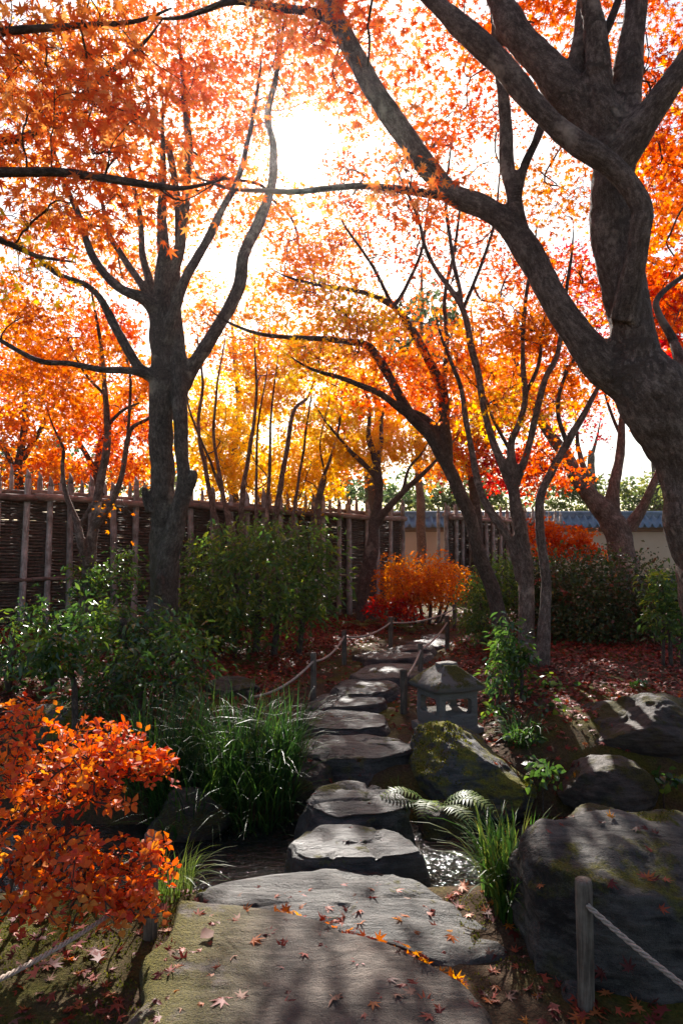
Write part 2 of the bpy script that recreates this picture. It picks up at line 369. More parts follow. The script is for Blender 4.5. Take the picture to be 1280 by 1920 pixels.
def water_mat():
    m, nt, out = new_mat('stream_water')
    tc = nd(nt, 'TexCoord')
    mp = nd(nt, 'Mapping', {'Vector': tc.outputs['Object'], 'Scale': (0.55, 1.0, 1.0), 'Rotation': (0, 0, 0.3)})
    n1 = nd(nt, 'TexNoise', {'Vector': mp.outputs[0], 'Scale': 22.0, 'Detail': 3.0, 'Distortion': 1.2})
    n2 = nd(nt, 'TexNoise', {'Vector': mp.outputs[0], 'Scale': 60.0, 'Detail': 2.0})
    a = nd(nt, 'Math', {0: n1.outputs['Fac'], 1: nd(nt, 'Math', {0: n2.outputs['Fac'], 1: 0.3}, operation='MULTIPLY').outputs[0]}, operation='ADD')
    bp = nd(nt, 'Bump', {'Height': a.outputs[0], 'Strength': 0.55, 'Distance': 0.035})
    pr = nd(nt, 'BsdfPrincipled', {'Base Color': (0.012, 0.014, 0.013, 1), 'Roughness': 0.075, 'Specular IOR Level': 0.7, 'IOR': 1.33, 'Normal': bp.outputs[0]})
    nt.links.new(pr.outputs[0], out.inputs[0]); return m
M['ground'] = ground_mat(); M['water'] = water_mat()

# ---------------------------------------------------------------- terrain
def gz(x, y, rough=True):
    x = np.asarray(x, float); y = np.asarray(y, float)
    b = np.interp(y, [-5, 0, 2.8, 4.4, 5, 6, 7, 8, 10, 15, 100], [-.01, -.01, -.02, -.01, .03, .06, .11, .15, .18, .18, .18])
    b = b + sstep(x - 0.06 * y, 0.55, 1.5) * sstep(y, 4.5, 5.3) * (0.22 - 0.14 * sstep(y, 9, 13))
    b = b + sstep(-x, 0.7, 1.9) * sstep(y, 4.9, 6.5) * (0.16 - 0.16 * sstep(y, 10, 13))
    yy = y - (3.78 + 0.04 * x)
    b = b - 0.42 * np.where(yy < 0, 1 - sstep(-yy, 0.40, 0.62), 1 - sstep(yy, 0.40, 1.02))
    if rough:
        q = np.stack([x, y, np.zeros_like(x)], -1)
        b = b + 0.025 * vnoise(q, 2.1, 3) + 0.012 * vnoise(q, 7.0, 5)
    return b

def grid_axis(a, b, fine_a, fine_b, fine, coarse_n):
    return np.concatenate([np.linspace(a, fine_a, coarse_n, endpoint=False), np.arange(fine_a, fine_b, fine), np.linspace(fine_b, b, coarse_n)])
gx = grid_axis(-150, 150, -5.5, 6.5, 0.07, 30); gy = grid_axis(-30, 300, 1.0, 13.0, 0.07, 30)
X, Y = np.meshgrid(gx, gy); Z = gz(X, Y)
nx, ny = len(gx), len(gy)
i, j = np.meshgrid(np.arange(ny - 1), np.arange(nx - 1), indexing='ij')
Q = np.stack([i * nx + j, i * nx + j + 1, (i + 1) * nx + j + 1, (i + 1) * nx + j], -1).reshape(-1, 4)
tag(link('ground', mesh_of('ground', np.stack([X, Y, Z], -1).reshape(-1, 3), None, Q, M['ground'], None, True)),
    'mossy brown garden soil rising gently away from the stream', 'ground', kind='structure')
wx = np.linspace(-14, 14, 120); wy = np.linspace(-0.75, 0.75, 14)
X, Y = np.meshgrid(wx, wy); Y = Y + 3.78 + 0.04 * X; Z = -0.235 + 0.006 * vnoise(np.stack([X, Y, X * 0], -1), 5.0)
i, j = np.meshgrid(np.arange(13), np.arange(119), indexing='ij')
Q = np.stack([i * 120 + j, i * 120 + j + 1, (i + 1) * 120 + j + 1, (i + 1) * 120 + j], -1).reshape(-1, 4)
tag(link('stream_water', mesh_of('stream_water', np.stack([X, Y, Z], -1).reshape(-1, 3), None, Q, M['water'], None, True)),
    'dark rippling stream glittering between the stepping stones', 'water', kind='structure')

# ---------------------------------------------------------------- stones
def stone(name, outline, z, zb, mat, label, group=None, n=56, rough=0.012, bevel=0.03, crown=0.015, seed=0, flare=0.03, dome=0.0):
    pts = np.array([G(x, y, z)[:2] for x, y in outline])
    pts = catmull(np.vstack([pts, pts[:1]]), n + 1)[:-1]
    c = pts.mean(0); rel = pts - c
    rel = rel * (1 + 0.07 * fbm(np.column_stack([norm(rel), np.full(n, seed * 3.3)]), 2.2, 4, seed))[:, None]; rad = np.linalg.norm(rel, axis=1, keepdims=True)
    rings = []
    for f in (0.12, 0.26, 0.40, 0.54, 0.67, 0.79, 0.88, 0.94):
        rings.append((rel * f, z + crown * (1 - f * f) + dome * (1 - f ** 2)))
    h = z - zb
    u = rel / rad
    for a in (15, 40, 65, 90):
        a = math.radians(a)
        rings.append((rel - u * bevel * (1 - math.sin(a)), z - bevel * (1 - math.cos(a))))
    for f in (0.25, 0.5, 0.75, 1.0):
        rings.append((rel + u * flare * math.sin(f * 2.2) * (1 if f < 1 else 0.6), z - bevel - (h - bevel) * f))
    V = [np.array([[c[0], c[1], z + crown + dome]])]
    for r, zz in rings: V.append(np.column_stack([c + r, np.full(n, zz)]))
    V = np.vstack(V)
    T = np.stack([np.zeros(n, int), 1 + np.arange(n), 1 + (np.arange(n) + 1) % n], -1)
    Q = []
    for k in range(len(rings) - 1):
        a = 1 + k * n + np.arange(n); b = 1 + k * n + (np.arange(n) + 1) % n
        Q.append(np.stack([a, a + n, b + n, b], -1))
    Q = np.vstack(Q)
    nz = np.stack([fbm(V, 3.0, 4, seed), fbm(V, 3.0, 4, seed + 9), fbm(V, 2.2, 4, seed + 19)], -1)
    side = sstep(z - V[:, 2], 0.0, 0.06)[:, None]
    V = V + nz * np.array([rough, rough, rough * 0.8]) * (1 + 1.6 * side)
    ang_ = seed * 1.7; V[:, 2] += 0.035 * ((V[:, 0] - c[0]) * math.cos(ang_) + (V[:, 1] - c[1]) * math.sin(ang_)) * (1 - side[:, 0])
    V[:, 2] -= 1.2 * rough * sstep(np.abs(vnoise(V * np.array([1.3, 2.6, 1]), 3.0, seed + 41)), 0.12, 0.0) * (1 - side[:, 0])
    V[:, 2] -= 0.35 * rough * np.abs(fbm(V * np.array([1.0, 3.0, 1.0]), 5.0, 3, seed + 5))
    o = link(name, mesh_of(name, V, T, Q, mat, None, True))
    return tag(o, label, 'stone', group)

SG = 'stones of the garden path'
stone('stone_slab', [(335, 1690), (430, 1694), (540, 1714), (640, 1742), (740, 1772), (820, 1815), (880, 1870), (930, 1970), (960, 2300), (200, 2300), (238, 1990), (226, 1930), (272, 1868), (256, 1800), (312, 1752)], 0.035, -0.12, M['slab_brown'],
      'broad brown flat slab strewn with fallen maple leaves, mossy along one edge', SG, n=120, rough=0.008, bevel=0.03, seed=1)
stone('stone_slab', [(352, 1672), (420, 1652), (520, 1638), (600, 1624), (660, 1620), (720, 1628), (800, 1652), (870, 1690), (935, 1745), (942, 1778), (860, 1790), (780, 1786), (700, 1768), (600, 1740), (480, 1716), (390, 1700)], 0.005, -0.22, M['slab_grey'],
      'wide grey rippled slab bridging the near edge of the stream', SG, n=120, rough=0.016, bevel=0.035, seed=2)
stone('stepping_stone', [(542, 1580), (575, 1550), (640, 1543), (715, 1550), (765, 1566), (790, 1590), (788, 1604), (720, 1611), (640, 1616), (570, 1612)], 0.02, -0.40, M['step'],
      'flat-topped block stone standing in the stream with mossy side', SG, n=72, rough=0.014, bevel=0.03, seed=3, flare=0.04)
stone('stepping_stone', [(568, 1500), (590, 1478), (650, 1469), (710, 1474), (755, 1490), (768, 1512), (730, 1524), (660, 1526), (600, 1522)], 0.03, -0.40, M['step'],
      'rough rounded stepping stone just beyond the flat block in the stream', SG, n=72, rough=0.026, bevel=0.06, seed=4, flare=0.05)
stone('stepping_stone', [(552, 1405), (570, 1388), (650, 1382), (730, 1384), (785, 1394), (778, 1412), (700, 1420), (620, 1424), (570, 1418)], 0.10, -0.32, M['step'],
      'big thick stepping stone rising like a dark ledge from the bank', SG, n=80, rough=0.026, bevel=0.04, seed=5, flare=0.06)
stone('stepping_stone', [(556, 1352), (575, 1336), (640, 1329), (700, 1332), (730, 1346), (722, 1362), (650, 1369), (580, 1366)], 0.115, -0.02, M['step'],
      'smooth dark oval stepping stone just above the thick ledge', SG, n=64, rough=0.010, bevel=0.045, seed=6)
stone('stepping_stone', [(576, 1314), (600, 1301), (655, 1299), (718, 1310), (706, 1322), (650, 1328), (590, 1326)], 0.125, 0.0, M['step'],
      'thin flat stepping stone just above the dark oval one', SG, n=56, rough=0.012, bevel=0.025, seed=7)
stone('stepping_stone', [(620, 1292), (645, 1277), (695, 1273), (742, 1280), (740, 1294), (690, 1302), (640, 1302)], 0.165, 0.03, M['step'],
      'rounded cracked stepping stone below the rope post, third from the ledge', SG, n=56, rough=0.020, bevel=0.04, seed=8)
stone('stepping_stone', [(655, 1264), (685, 1249), (730, 1245), (790, 1248), (800, 1262), (740, 1270), (680, 1272)], 0.195, 0.06, M['step'],
      'brightly lit flat stepping stone between the two rope rows', SG, n=56, rough=0.012, bevel=0.03, seed=9)
stone('stepping_stone', [(664, 1228), (700, 1219), (760, 1217), (806, 1221), (800, 1232), (740, 1238), (690, 1238)], 0.215, 0.08, M['step'],
      'broad layered stepping stone beyond the brightly lit one', SG, n=56, rough=0.012, bevel=0.03, seed=10)
stone('stepping_stone', [(728, 1214), (760, 1209), (808, 1210), (806, 1218), (735, 1220)], 0.235, 0.1, M['step'],
      'small slab resting behind the broad layered stone', SG, n=40, rough=0.010, bevel=0.02, seed=11)
stone('stepping_stone', [(762, 1203), (800, 1198), (850, 1200), (846, 1208), (790, 1209)], 0.235, 0.1, M['step'],
      'far stepping stone beside the last dark rope post', SG, n=40, rough=0.010, bevel=0.02, seed=12)
stone('stepping_stone', [(788, 1192), (830, 1187), (862, 1190), (856, 1196), (800, 1197)], 0.24, 0.1, M['step'],
      'farthest pale stepping stone near the orange shrub', SG, n=40, rough=0.010, bevel=0.02, seed=13)

def ico(n):
    t = (1 + 5 ** .5) / 2
    V = norm(np.array([[-1, t, 0], [1, t, 0], [-1, -t, 0], [1, -t, 0], [0, -1, t], [0, 1, t], [0, -1, -t], [0, 1, -t], [t, 0, -1], [t, 0, 1], [-t, 0, -1], [-t, 0, 1]], float))
    F = np.array([[0, 11, 5], [0, 5, 1], [0, 1, 7], [0, 7, 10], [0, 10, 11], [1, 5, 9], [5, 11, 4], [11, 10, 2], [10, 7, 6], [7, 1, 8], [3, 9, 4], [3, 4, 2], [3, 2, 6], [3, 6, 8], [3, 8, 9], [4, 9, 5], [2, 4, 11], [6, 2, 10], [8, 6, 7], [9, 8, 1]])
    for _ in range(n):
        e = {}; Vl = list(V); nf = []
        def mid(a, b):
            k = (min(a, b), max(a, b))
            if k not in e:
                e[k] = len(Vl); m = Vl[a] + Vl[b]; Vl.append(m / np.linalg.norm(m))
            return e[k]
        for a, b, c in F:
            x, y, z = mid(a, b), mid(b, c), mid(c, a)
            nf += [[a, x, z], [b, y, x], [c, z, y], [x, y, z]]
        V = np.array(Vl); F = np.array(nf)
    return V, F
ICO4 = ico(4); ICO5 = ico(5)

def boulder(name, centre, size, mat, label, seed=0, cuts=9, rough=0.10, rot=0.0, planes=(), fine=True, skew=None, group=None):
    V, F = ICO5 if fine else ICO4
    V = V.copy(); rg = np.random.default_rng(seed)
    pl = [(norm(rg.normal(size=3)), rg.uniform(0.62, 0.85)) for _ in range(cuts)] + [(norm(np.array(a, float)), h) for a, h in planes]
    for nrm, h in pl:
        d = V @ nrm - h; k = d > 0
        V[k] -= (d[k] * 0.87)[:, None] * nrm
    V = V * (1 + rough * fbm(V, 1.6, 5, seed))[:, None]
    V = V + norm(V) * (0.028 * fbm(V * np.array([1, 1, 2.2]), 5.0, 4, seed + 3) - 0.03 * np.abs(vnoise(V * np.array([1, 1, 1.6]), 2.6, seed + 8)))[:, None]
    if skew is not None: V[:, 2] += V[:, 0] * skew * np.clip(V[:, 2] + 0.5, 0, 1)
    V = V * np.array(size)
    c, s = math.cos(rot), math.sin(rot)
    V = V @ np.array([[c, -s, 0], [s, c, 0], [0, 0, 1]]).T + np.array(centre)
    o = link(name, mesh_of(name, V, F, None, mat, None, True))
    return tag(o, label, 'rock', group or 'rocks beside the path and stream')

boulder('boulder', (1.20, 2.74, -0.045), (0.60, 0.52, 0.60), M['boulder'], 'large grey boulder behind the near rope post, its top lit by sun', 21, cuts=3, rough=0.04, planes=[((0.10, -0.16, 1), 0.60), ((-1, -0.1, 0.0), 0.80), ((0.12, -1, 0.22), 0.66), ((-.6, -.8, .1), .74)])
boulder('mossy_rock', (0.86, 4.75, -0.06), (0.46, 0.36, 0.36), M['mossrock'], 'dark pointed rock with bright yellow-green moss below the stone lantern', 32, cuts=4, rough=0.08, planes=[((0.55, -0.2, 1), 0.62), ((-0.9, -0.3, 0.6), 0.66), ((0, -1, 0.35), 0.7)], skew=-0.35)
boulder('rock', (1.42, 3.85, -0.14), (0.24, 0.28, 0.22), M['brownrock'], 'rounded brown-grey rock just behind the large boulder', 43, cuts=4, rough=0.07, fine=False)
boulder('rock', (2.35, 5.15, 0.05), (0.66, 0.50, 0.42), M['brownrock'], 'wide craggy rock face below the leaf-covered bank', 54, cuts=10, rough=0.10, planes=[((0, 0, 1), 0.86), ((0, -1, 0.1), 0.8)])
boulder('rock', (1.72, 4.55, -0.06), (0.30, 0.30, 0.20), M['brownrock'], 'low brown rock flecked with leaves in front of the craggy face', 65, cuts=5, rough=0.08, fine=False)
boulder('rock', (-1.05, 6.6, 0.16), (0.26, 0.22, 0.13), M['brownrock'], 'low dark rock among the red leaves near the first rope post', 76, cuts=5, fine=False)
boulder('rock', (-0.72, 5.45, 0.02), (0.20, 0.18, 0.16), M['brownrock'], 'small round dark rock at the top of the sedge clump', 87, cuts=3, fine=False)
boulder('rock', (-2.25, 5.3, 0.1), (0.34, 0.26, 0.2), M['mossrock'], 'dark mossy rock under the glossy evergreen shrub', 98, cuts=5, fine=False)
boulder('rock', (0.86, 2.62, -0.03), (0.075, 0.07, 0.07), M['step'], 'small pale stone wedged at the foot of the large boulder', 109, cuts=4, fine=False)
boulder('rock', (0.80, 2.42, -0.02), (0.05, 0.05, 0.04), M['step'], 'pebble-sized grey stone on moss at the brown slab edge', 110, cuts=4, fine=False)
boulder('rock', (-0.95, 4.35, -0.2), (0.32, 0.22, 0.2), M['brownrock'], 'dark bank stone under the drooping sedge leaves', 121, cuts=5, fine=False)
boulder('rock', (-0.2, 4.75, -0.12), (0.22, 0.3, 0.2), M['brownrock'], 'low bank stone tucked beside the thick ledge stone', 132, cuts=5, fine=False)
boulder('rock', (0.62, 4.35, -0.24), (0.2, 0.2, 0.16), M['brownrock'], 'wet dark stone under the fern', 143, cuts=5, fine=False)

# ---------------------------------------------------------------- leaves
def star(lobes, notch, sh=None, petiole=False, droop=0.2):
    per = []
    for k, (a, r) in enumerate(lobes):
        if k: per.append((0.5 * (a + lobes[k - 1][0]), notch * min(1, 0.6 + 0.4 * r)))
        if sh: per.append((a - sh, r * 0.6))
        per.append((a, r))
        if sh: per.append((a + sh, r * 0.6))
    pts = [(0.0, 0.0)] + [(r * math.sin(math.radians(a)), r * math.cos(math.radians(a))) for a, r in per]
    V = np.array([(x, y, -droop * (x * x + y * y)) for x, y in pts]); n = len(per)
    T = [[0, k + 2, k + 1] for k in range(n - 1)]
    if petiole:
        b = len(V); V = np.vstack([V, [[-0.03, 0, 0], [0.03, 0, 0], [0.05, -0.75, 0.12]]]); T.append([b, b + 1, b + 2])
    return V, np.array(T)
LOBES7 = [(-128, .42), (-84, .76), (-42, .95), (0, 1.08), (42, .95), (84, .76), (128, .42)]
LOBES5 = [(-100, .62), (-48, .92), (0, 1.08), (48, .92), (100, .62)]
MAPLE_NEAR = star(LOBES7, .34, 9, True)
MAPLE_MID = star(LOBES7, .36, None, False)
MAPLE_FAR = star(LOBES5, .42, None, False)
MAPLE_TINY = (np.array([[0, -.35, 0], [.72, .15, -.1], [.22, .35, 0], [0, 1.0, -.15], [-.22, .35, 0], [-.72, .15, -.1]]), np.array([[0, 1, 2], [0, 2, 4], [2, 3, 4], [0, 4, 5]]))
OVAL = (np.array([[0, 0, 0], [.26, .35, .05], [.30, .62, .05], [0, 1, -.12], [-.30, .62, .05], [-.26, .35, .05], [0, .5, -.03]]), np.array([[0, 1, 6], [1, 2, 6], [2, 3, 6], [3, 4, 6], [4, 5, 6], [5, 0, 6]]))
LANCE = (np.array([[0, 0, 0], [.15, .3, .04], [.16, .6, .02], [0, 1, -.2], [-.16, .6, .02], [-.15, .3, .04], [0, .5, -.04]]), OVAL[1])
DIAM = (np.array([[0, 0, 0], [.32, .5, .05], [0, 1, -.1], [-.32, .5, .05]]), np.array([[0, 1, 2], [0, 2, 3]]))

def leaf_arrays(tmpl, pos, nrm, tip, size, v):
    TV, TT = tmpl; n = len(pos); k = len(TV)
    cv = (1 + 1.6 * (hash3(np.arange(n), np.arange(n) * 3 + 7, np.arange(n) * 0 + n) * 2 - 0.8))[:, None, None]
    nrm = norm(nrm); tip = norm(tip - nrm * np.sum(tip * nrm, 1, keepdims=True)); b = np.cross(tip, nrm)
    V = pos[:, None] + size[:, None, None] * (TV[None, :, 0:1] * b[:, None] + TV[None, :, 1:2] * tip[:, None] + cv * TV[None, :, 2:3] * nrm[:, None])
    T = TT[None] + (np.arange(n) * k)[:, None, None]
    return V.reshape(-1, 3), T.reshape(-1, 3), np.repeat(v, k)

def leaf_mesh(name, tmpl, pos, nrm, tip, size, v, mat):
    V, T, a = leaf_arrays(tmpl, pos, nrm, tip, size, v)
    return mesh_of(name, V, T, None, mat, {'v': a})

# sunlit places on the ground: leaves on the sun's line to them are thinned, which is what lets the sun through there
LIT = []
def lit(px, py, rad, z=0.0, keep=0.0):
    g = G(px, py, z); LIT.append((g[0] - sdir[0] / sdir[2] * z, g[1] - sdir[1] / sdir[2] * z, rad, keep))
LIT_PX = [(345, 1800, .17, 0), (310, 1870, .16, 0), (400, 1725, .12, 0), (610, 1705, .2, 0), (690, 1735, .16, 0), (470, 1665, .10, 0), (850, 1735, .13, 0), (700, 1865, .12, 0), (560, 1790, .10, 0),
          (640, 1560, .10, 0), (655, 1485, .10, 0), (990, 1560, .15, 0.35), (1100, 1575, .12, 0.38), (840, 1620, .42, -.2), (520, 1610, .25, -.2), (920, 1640, .16, 0.1), (800, 1480, .14, .1), (790, 1395, .12, .2), (930, 1450, .14, .1),
          (720, 1258, .22, .2), (690, 1285, .2, .17), (640, 1313, .15, .13), (560, 1250, .25, .2), (690, 1205, .3, .2), (740, 1190, .25, .2), (470, 1310, .2, .2), (450, 1390, .18, .3),
          (120, 1380, .35, .5), (220, 1450, .3, .5), (60, 1500, .25, .5), (150, 1600, .2, .4), (260, 1660, .12, .2), (140, 1790, .12, 0), (960, 1800, .10, 0), (130, 1210, .5, .6), (260, 1130, .6, .6), (580, 1080, .8, .8), (800, 1080, 1.2, .8), (480, 1000, .8, 1.3), (600, 1030, .7, 1.1)]
for a in LIT_PX: lit(a[0], a[1], a[2] * 0.7, z=a[3], keep=a[4] if len(a) > 4 else 0.04)
for a in [(470, 1040, 1.1, 1.2, .3), (560, 1070, .9, 1.0, .25), (220, 1160, .8, .8, .4), (110, 1210, .6, .7, .4), (120, 1420, .5, .5, .35), (790, 1080, 1.0, .8, .4)]: lit(a[0], a[1], a[2], z=a[3], keep=a[4])
LITA = np.array(LIT)

def sun_cull(pos, rg, keep=0.04):
    gxy = pos[:, :2] - sdir[:2] / sdir[2] * pos[:, 2:3]
    k = np.ones(len(pos), bool)
    near = pos[:, 2] > 1.6
    for x, y, r, keep in LITA:
        d = np.hypot(gxy[:, 0] - x, gxy[:, 1] - y)
        k &= ~((d < r) & near & (rg.random(len(pos)) > keep))
    q = norm(pos - EYE)
    ang = np.degrees(np.arccos(np.clip(q @ sdir, -1, 1)))
    return k & ~(ang < 1.7) & ~((ang < 2.8) & (rg.random(len(pos)) < 0.5))

# ---------------------------------------------------------------- trees
def limb_world(L):
    pts = []; rad = []
    for x, y, d, w in L:
        if y is None:
            X = (x - 640) / FP * d
            pts.append(np.array([X, d, float(gz(X, d)) - 0.12]))
        else: pts.append(P(x, y, d))
        rad.append(0.5 * w * d / FP)
    return np.array(pts), np.array(rad)

def tree(name, label, cat, limbs, blobs, mat_bark, mat_twig, tmpl, size, seed, group=None, vox=None, attach_z=1.3, leaf_vr=(0, 1), crown_name='crown', trunk_name='trunk',
         clump_r=0.32, flat=0.25, tipr=0.0028, twig_sides=4, up=0.55, sunf=0.45, rnd=0.55, cull=True, spread=0.9, sub=3, singles=0, whorl=0, mats=None, twig_name='branches', bend=0.22, knots=1.0, dens_k=1.0, extend=True, wscale=1.0, exp=2.1):
    rg = np.random.default_rng(seed)
    root = empty(name); tag(root, label, cat, group)
    thick = MB(); thin = MB()
    npos = []; nrad = []; npar = []; ntan = []
    for L in limbs:
        pts, rad = limb_world(L); rad = rad * wscale
        e = pts[-1] - pts[-2]; ln_ = np.linalg.norm(e); e = e / max(ln_, 1e-6)
        if extend and rad[-1] > 0.006 and np.sum(np.linalg.norm(np.diff(pts, axis=0), axis=1)) > 0.6:
            pts = np.vstack([pts, pts[-1] + e * rad[-1] * 18 + np.array([0, 0, rad[-1] * 5])]); rad = np.append(rad, 0.004)
        ln = np.sum(np.linalg.norm(np.diff(pts, axis=0), axis=1))
        n = int(max(6, min(80, ln / max(0.05, np.mean(rad) * 0.7))))
        p = catmull(pts, n); r = np.interp(np.linspace(0, 1, n), np.linspace(0, 1, len(rad)), rad)
        wob = np.stack([fbm(p, 2.0, 2, seed), fbm(p, 2.0, 2, seed + 7), fbm(p, 2.0, 2, seed + 13)], -1)
        p = p + wob * np.minimum(0.02, r * 0.4)[:, None]
        cut = n
        if vox:
            small = np.where(r < 1.7 * vox)[0]
            if len(small): cut = small[0]
        if not vox:
            one = MB(); tube(one, p, r * (1 + 0.05 * fbm(p, 4.0, 2, seed)), 10)
            link(trunk_name, one.mesh(trunk_name, mat_bark, True), root)
        elif cut >= 3:
            tube(thick, p[:min(cut + 1, n)], r[:min(cut + 1, n)] * (1 + 0.05 * fbm(p[:min(cut + 1, n)], 4.0, 2, seed)), 16 if vox else 10)
        if cut < n: tube(thin, p[max(0, cut - 1):], r[max(0, cut - 1):], 7)
        base = len(npos)
        for k in range(n):
            if p[k][2] > attach_z or (attach_z < 0.2 and k > n // 2):
                npos.append(p[k]); nrad.append(r[k]); npar.append(-1); ntan.append(p[min(k + 1, n - 1)] - p[max(k - 1, 0)])
    if thick.n:
        me = thick.mesh(trunk_name, mat_bark, True)
        if vox:
            A0 = np.concatenate(thick.a); V0 = np.concatenate(thick.v)
            tmp = bpy.data.objects.new('tmp', me); COL.objects.link(tmp)
            mo = tmp.modifiers.new('r', 'REMESH'); mo.mode = 'VOXEL'; mo.voxel_size = vox
            ms = tmp.modifiers.new('s', 'SMOOTH'); ms.factor = 0.5; ms.iterations = 3
            dg = bpy.context.evaluated_depsgraph_get()
            me2 = bpy.data.meshes.new_from_object(tmp.evaluated_get(dg))
            bpy.data.objects.remove(tmp); bpy.data.meshes.remove(me); me = me2; me.name = trunk_name
            nv = len(me.vertices); V = np.empty(nv * 3, np.float32); me.vertices.foreach_get('co', V); V = V.reshape(-1, 3).astype(float)
            N = np.empty(nv * 3, np.float32); me.vertices.foreach_get('normal', N); N = N.reshape(-1, 3)
            kd = kdtree.KDTree(len(V0))
            for k, c in enumerate(V0): kd.insert(c, k)
            kd.balance()
            idx = np.array([kd.find(c)[1] for c in V])
            A = A0[idx] + np.einsum('nij,nj->ni', np.concatenate(thick.fr)[idx], V - V0[idx])
            rr = np.linalg.norm(A[:, :2], axis=1)
            disp = rr * knots * (0.11 * fbm(V, 3.5, 3, seed + 31) + 0.02 * fbm(V * np.array([1, 1, 3.0]), 9, 2, seed + 37))
            V = V + N * disp[:, None]
            me.vertices.foreach_set('co', V.astype(np.float32).ravel())
            at = me.attributes.get('bark') or me.attributes.new('bark', 'FLOAT_VECTOR', 'POINT')
            # smooth cylinder coordinates: world position with the limb's own length mixed in
            at.data.foreach_set('vector', A.astype(np.float32).ravel())
            me.polygons.foreach_set('use_smooth', np.ones(len(me.polygons), bool))
            if not me.materials: me.materials.append(mat_bark)
            me.update()
        link(trunk_name, me, root)
    # clumps of foliage
    cl = []; cm = []
    for b in blobs:
        px, py, d, rx, ry, rd, n = b[:7]; mi = b[7] if len(b) > 7 else 0; lv = b[8] if len(b) > 8 else None
        c0 = P(px, py, d) if d is not None else np.array(px, float)
        u = norm(rg.normal(size=(n, 3))) * (rg.random((n, 1)) ** (1 / 2.4)) * np.where(rg.random((n, 1)) < 0.16, 1.28, 1.0)
        q = c0 + u * (np.array([rx * d / FP, rd, ry * d / FP]) if d is not None else np.array(py, float))
        for k in range(n): cl.append(q[k]); cm.append((mi, lv))
    cl = np.array(cl)
    okz = cl[:, 2] > gz(cl[:, 0], cl[:, 1]) + 0.06
    cl = cl[okz]; cm = [c for c, k in zip(cm, okz) if k]
    if cull:
        ang = np.degrees(np.arccos(np.clip(norm(cl - EYE) @ sdir, -1, 1))); ok = ang > 1.8
        cl = cl[ok]; cm = [c for c, k in zip(cm, ok) if k]
    nb = len(npos)
    NP = np.zeros((nb + len(cl) * 6, 3)); NP[:nb] = npos; cnt = nb
    NT = np.zeros_like(NP); NT[:nb] = norm(np.array(ntan))
    NR = list(nrad); NPAR = list(npar)
    d0 = np.array([np.min(np.linalg.norm(NP[:nb] - c, axis=1)) for c in cl])
    order = np.argsort(d0)
    paths = []
    for k in order:
        c = cl[k]; dv = c - NP[:cnt]; dist = np.linalg.norm(dv, axis=1)
        cosang = np.sum(dv * NT[:cnt], 1) / np.maximum(dist, 1e-6)
        cost = dist * (1.25 - 0.35 * cosang) + 0.25 * np.maximum(0, NP[:cnt, 2] - c[2])
        s = int(np.argmin(cost)); p0 = NP[s]; L = dist[s]
        t0 = NT[s] * 0.55 * L + rg.normal(size=3) * bend * L * 0.4
        m1 = p0 + t0 * 0.45 + (c - p0) * 0.15; m2 = c - (c - p0) * 0.3 + rg.normal(size=3) * bend * L * 0.45 + np.array([0, 0, 0.05 * L])
        t = np.array([.2, .4, .6, .8, 1.0])[:, None]
        q = (1 - t) ** 3 * p0 + 3 * (1 - t) ** 2 * t * m1 + 3 * (1 - t) * t * t * m2 + t ** 3 * c
        par = s; ids = [s]
        for e in range(5):
            NP[cnt] = q[e]; NT[cnt] = norm((q[e] - (p0 if e == 0 else q[e - 1]))[None])[0]; NPAR.append(par); NR.append(0.0); par = cnt; ids.append(cnt); cnt += 1
        paths.append(ids)
    acc = np.zeros(cnt); ch = np.zeros(cnt, int)
    for k in range(nb, cnt): ch[NPAR[k]] += 1
    for k in range(cnt - 1, nb - 1, -1):
        if ch[k] == 0: acc[k] = tipr ** exp
        pk = NPAR[k]
        if pk >= nb: acc[pk] += acc[k]
        NR[k] = acc[k] ** (1 / exp)
    for ids in paths:
        r = np.array([NR[i] for i in ids]); r[0] = min(NR[ids[0]], r[1] * 1.15)
        for e in range(1, len(r)): r[e] = min(r[e], r[e - 1])
        tube(thin, NP[ids], r, twig_sides if r[0] < 0.012 else 6, cap=False)
    # leaves
    per = [b[9] if len(b) > 9 else None for b in blobs]
    by = {}
    for k in range(len(cl)):
        mi, lv = cm[k]; n = int(lv * dens_k)
        c = cl[k]
        if whorl:
            tg = norm((np.array([0, 0, 0.8]) + rg.normal(size=3) * 0.6)[None])[0]
            n = max(3, n + int(rg.integers(-1, 2)))
            e1 = norm(np.cross(tg, [0.3, 0.8, 0.1])[None])[0]; e2 = np.cross(tg, e1)
            a = np.linspace(0, 2 * math.pi, n, endpoint=False) + rg.random() * 6
            rad_ = np.cos(a)[:, None] * e1 + np.sin(a)[:, None] * e2
            pos = c + rad_ * 0.004 + rg.normal(size=(n, 3)) * whorl
            tip = rad_ + tg * rg.uniform(0.0, 0.6, (n, 1)); nr = tg - rad_ * 0.3 + rg.normal(size=(n, 3)) * 0.2
        else:
            R = clump_r * rg.uniform(0.7, 1.3)
            rr = R * np.sqrt(rg.random(n)); a = rg.random(n) * 2 * math.pi
            tilt = rg.normal(size=2) * 0.25
            ox = rr * np.cos(a); oy = rr * np.sin(a)
            oz = rg.normal(size=n) * R * flat + tilt[0] * ox + tilt[1] * oy - 0.35 * rr * rr / R
            pos = c + np.column_stack([ox, oy, oz])
            out = np.column_stack([np.cos(a), np.sin(a), np.full(n, -0.35)])
            tip = out + rg.normal(size=(n, 3)) * 0.5 + np.array([0, 0, -0.35])
            nr = np.array([0, 0, up]) + sdir * sunf + rg.normal(size=(n, 3)) * rnd
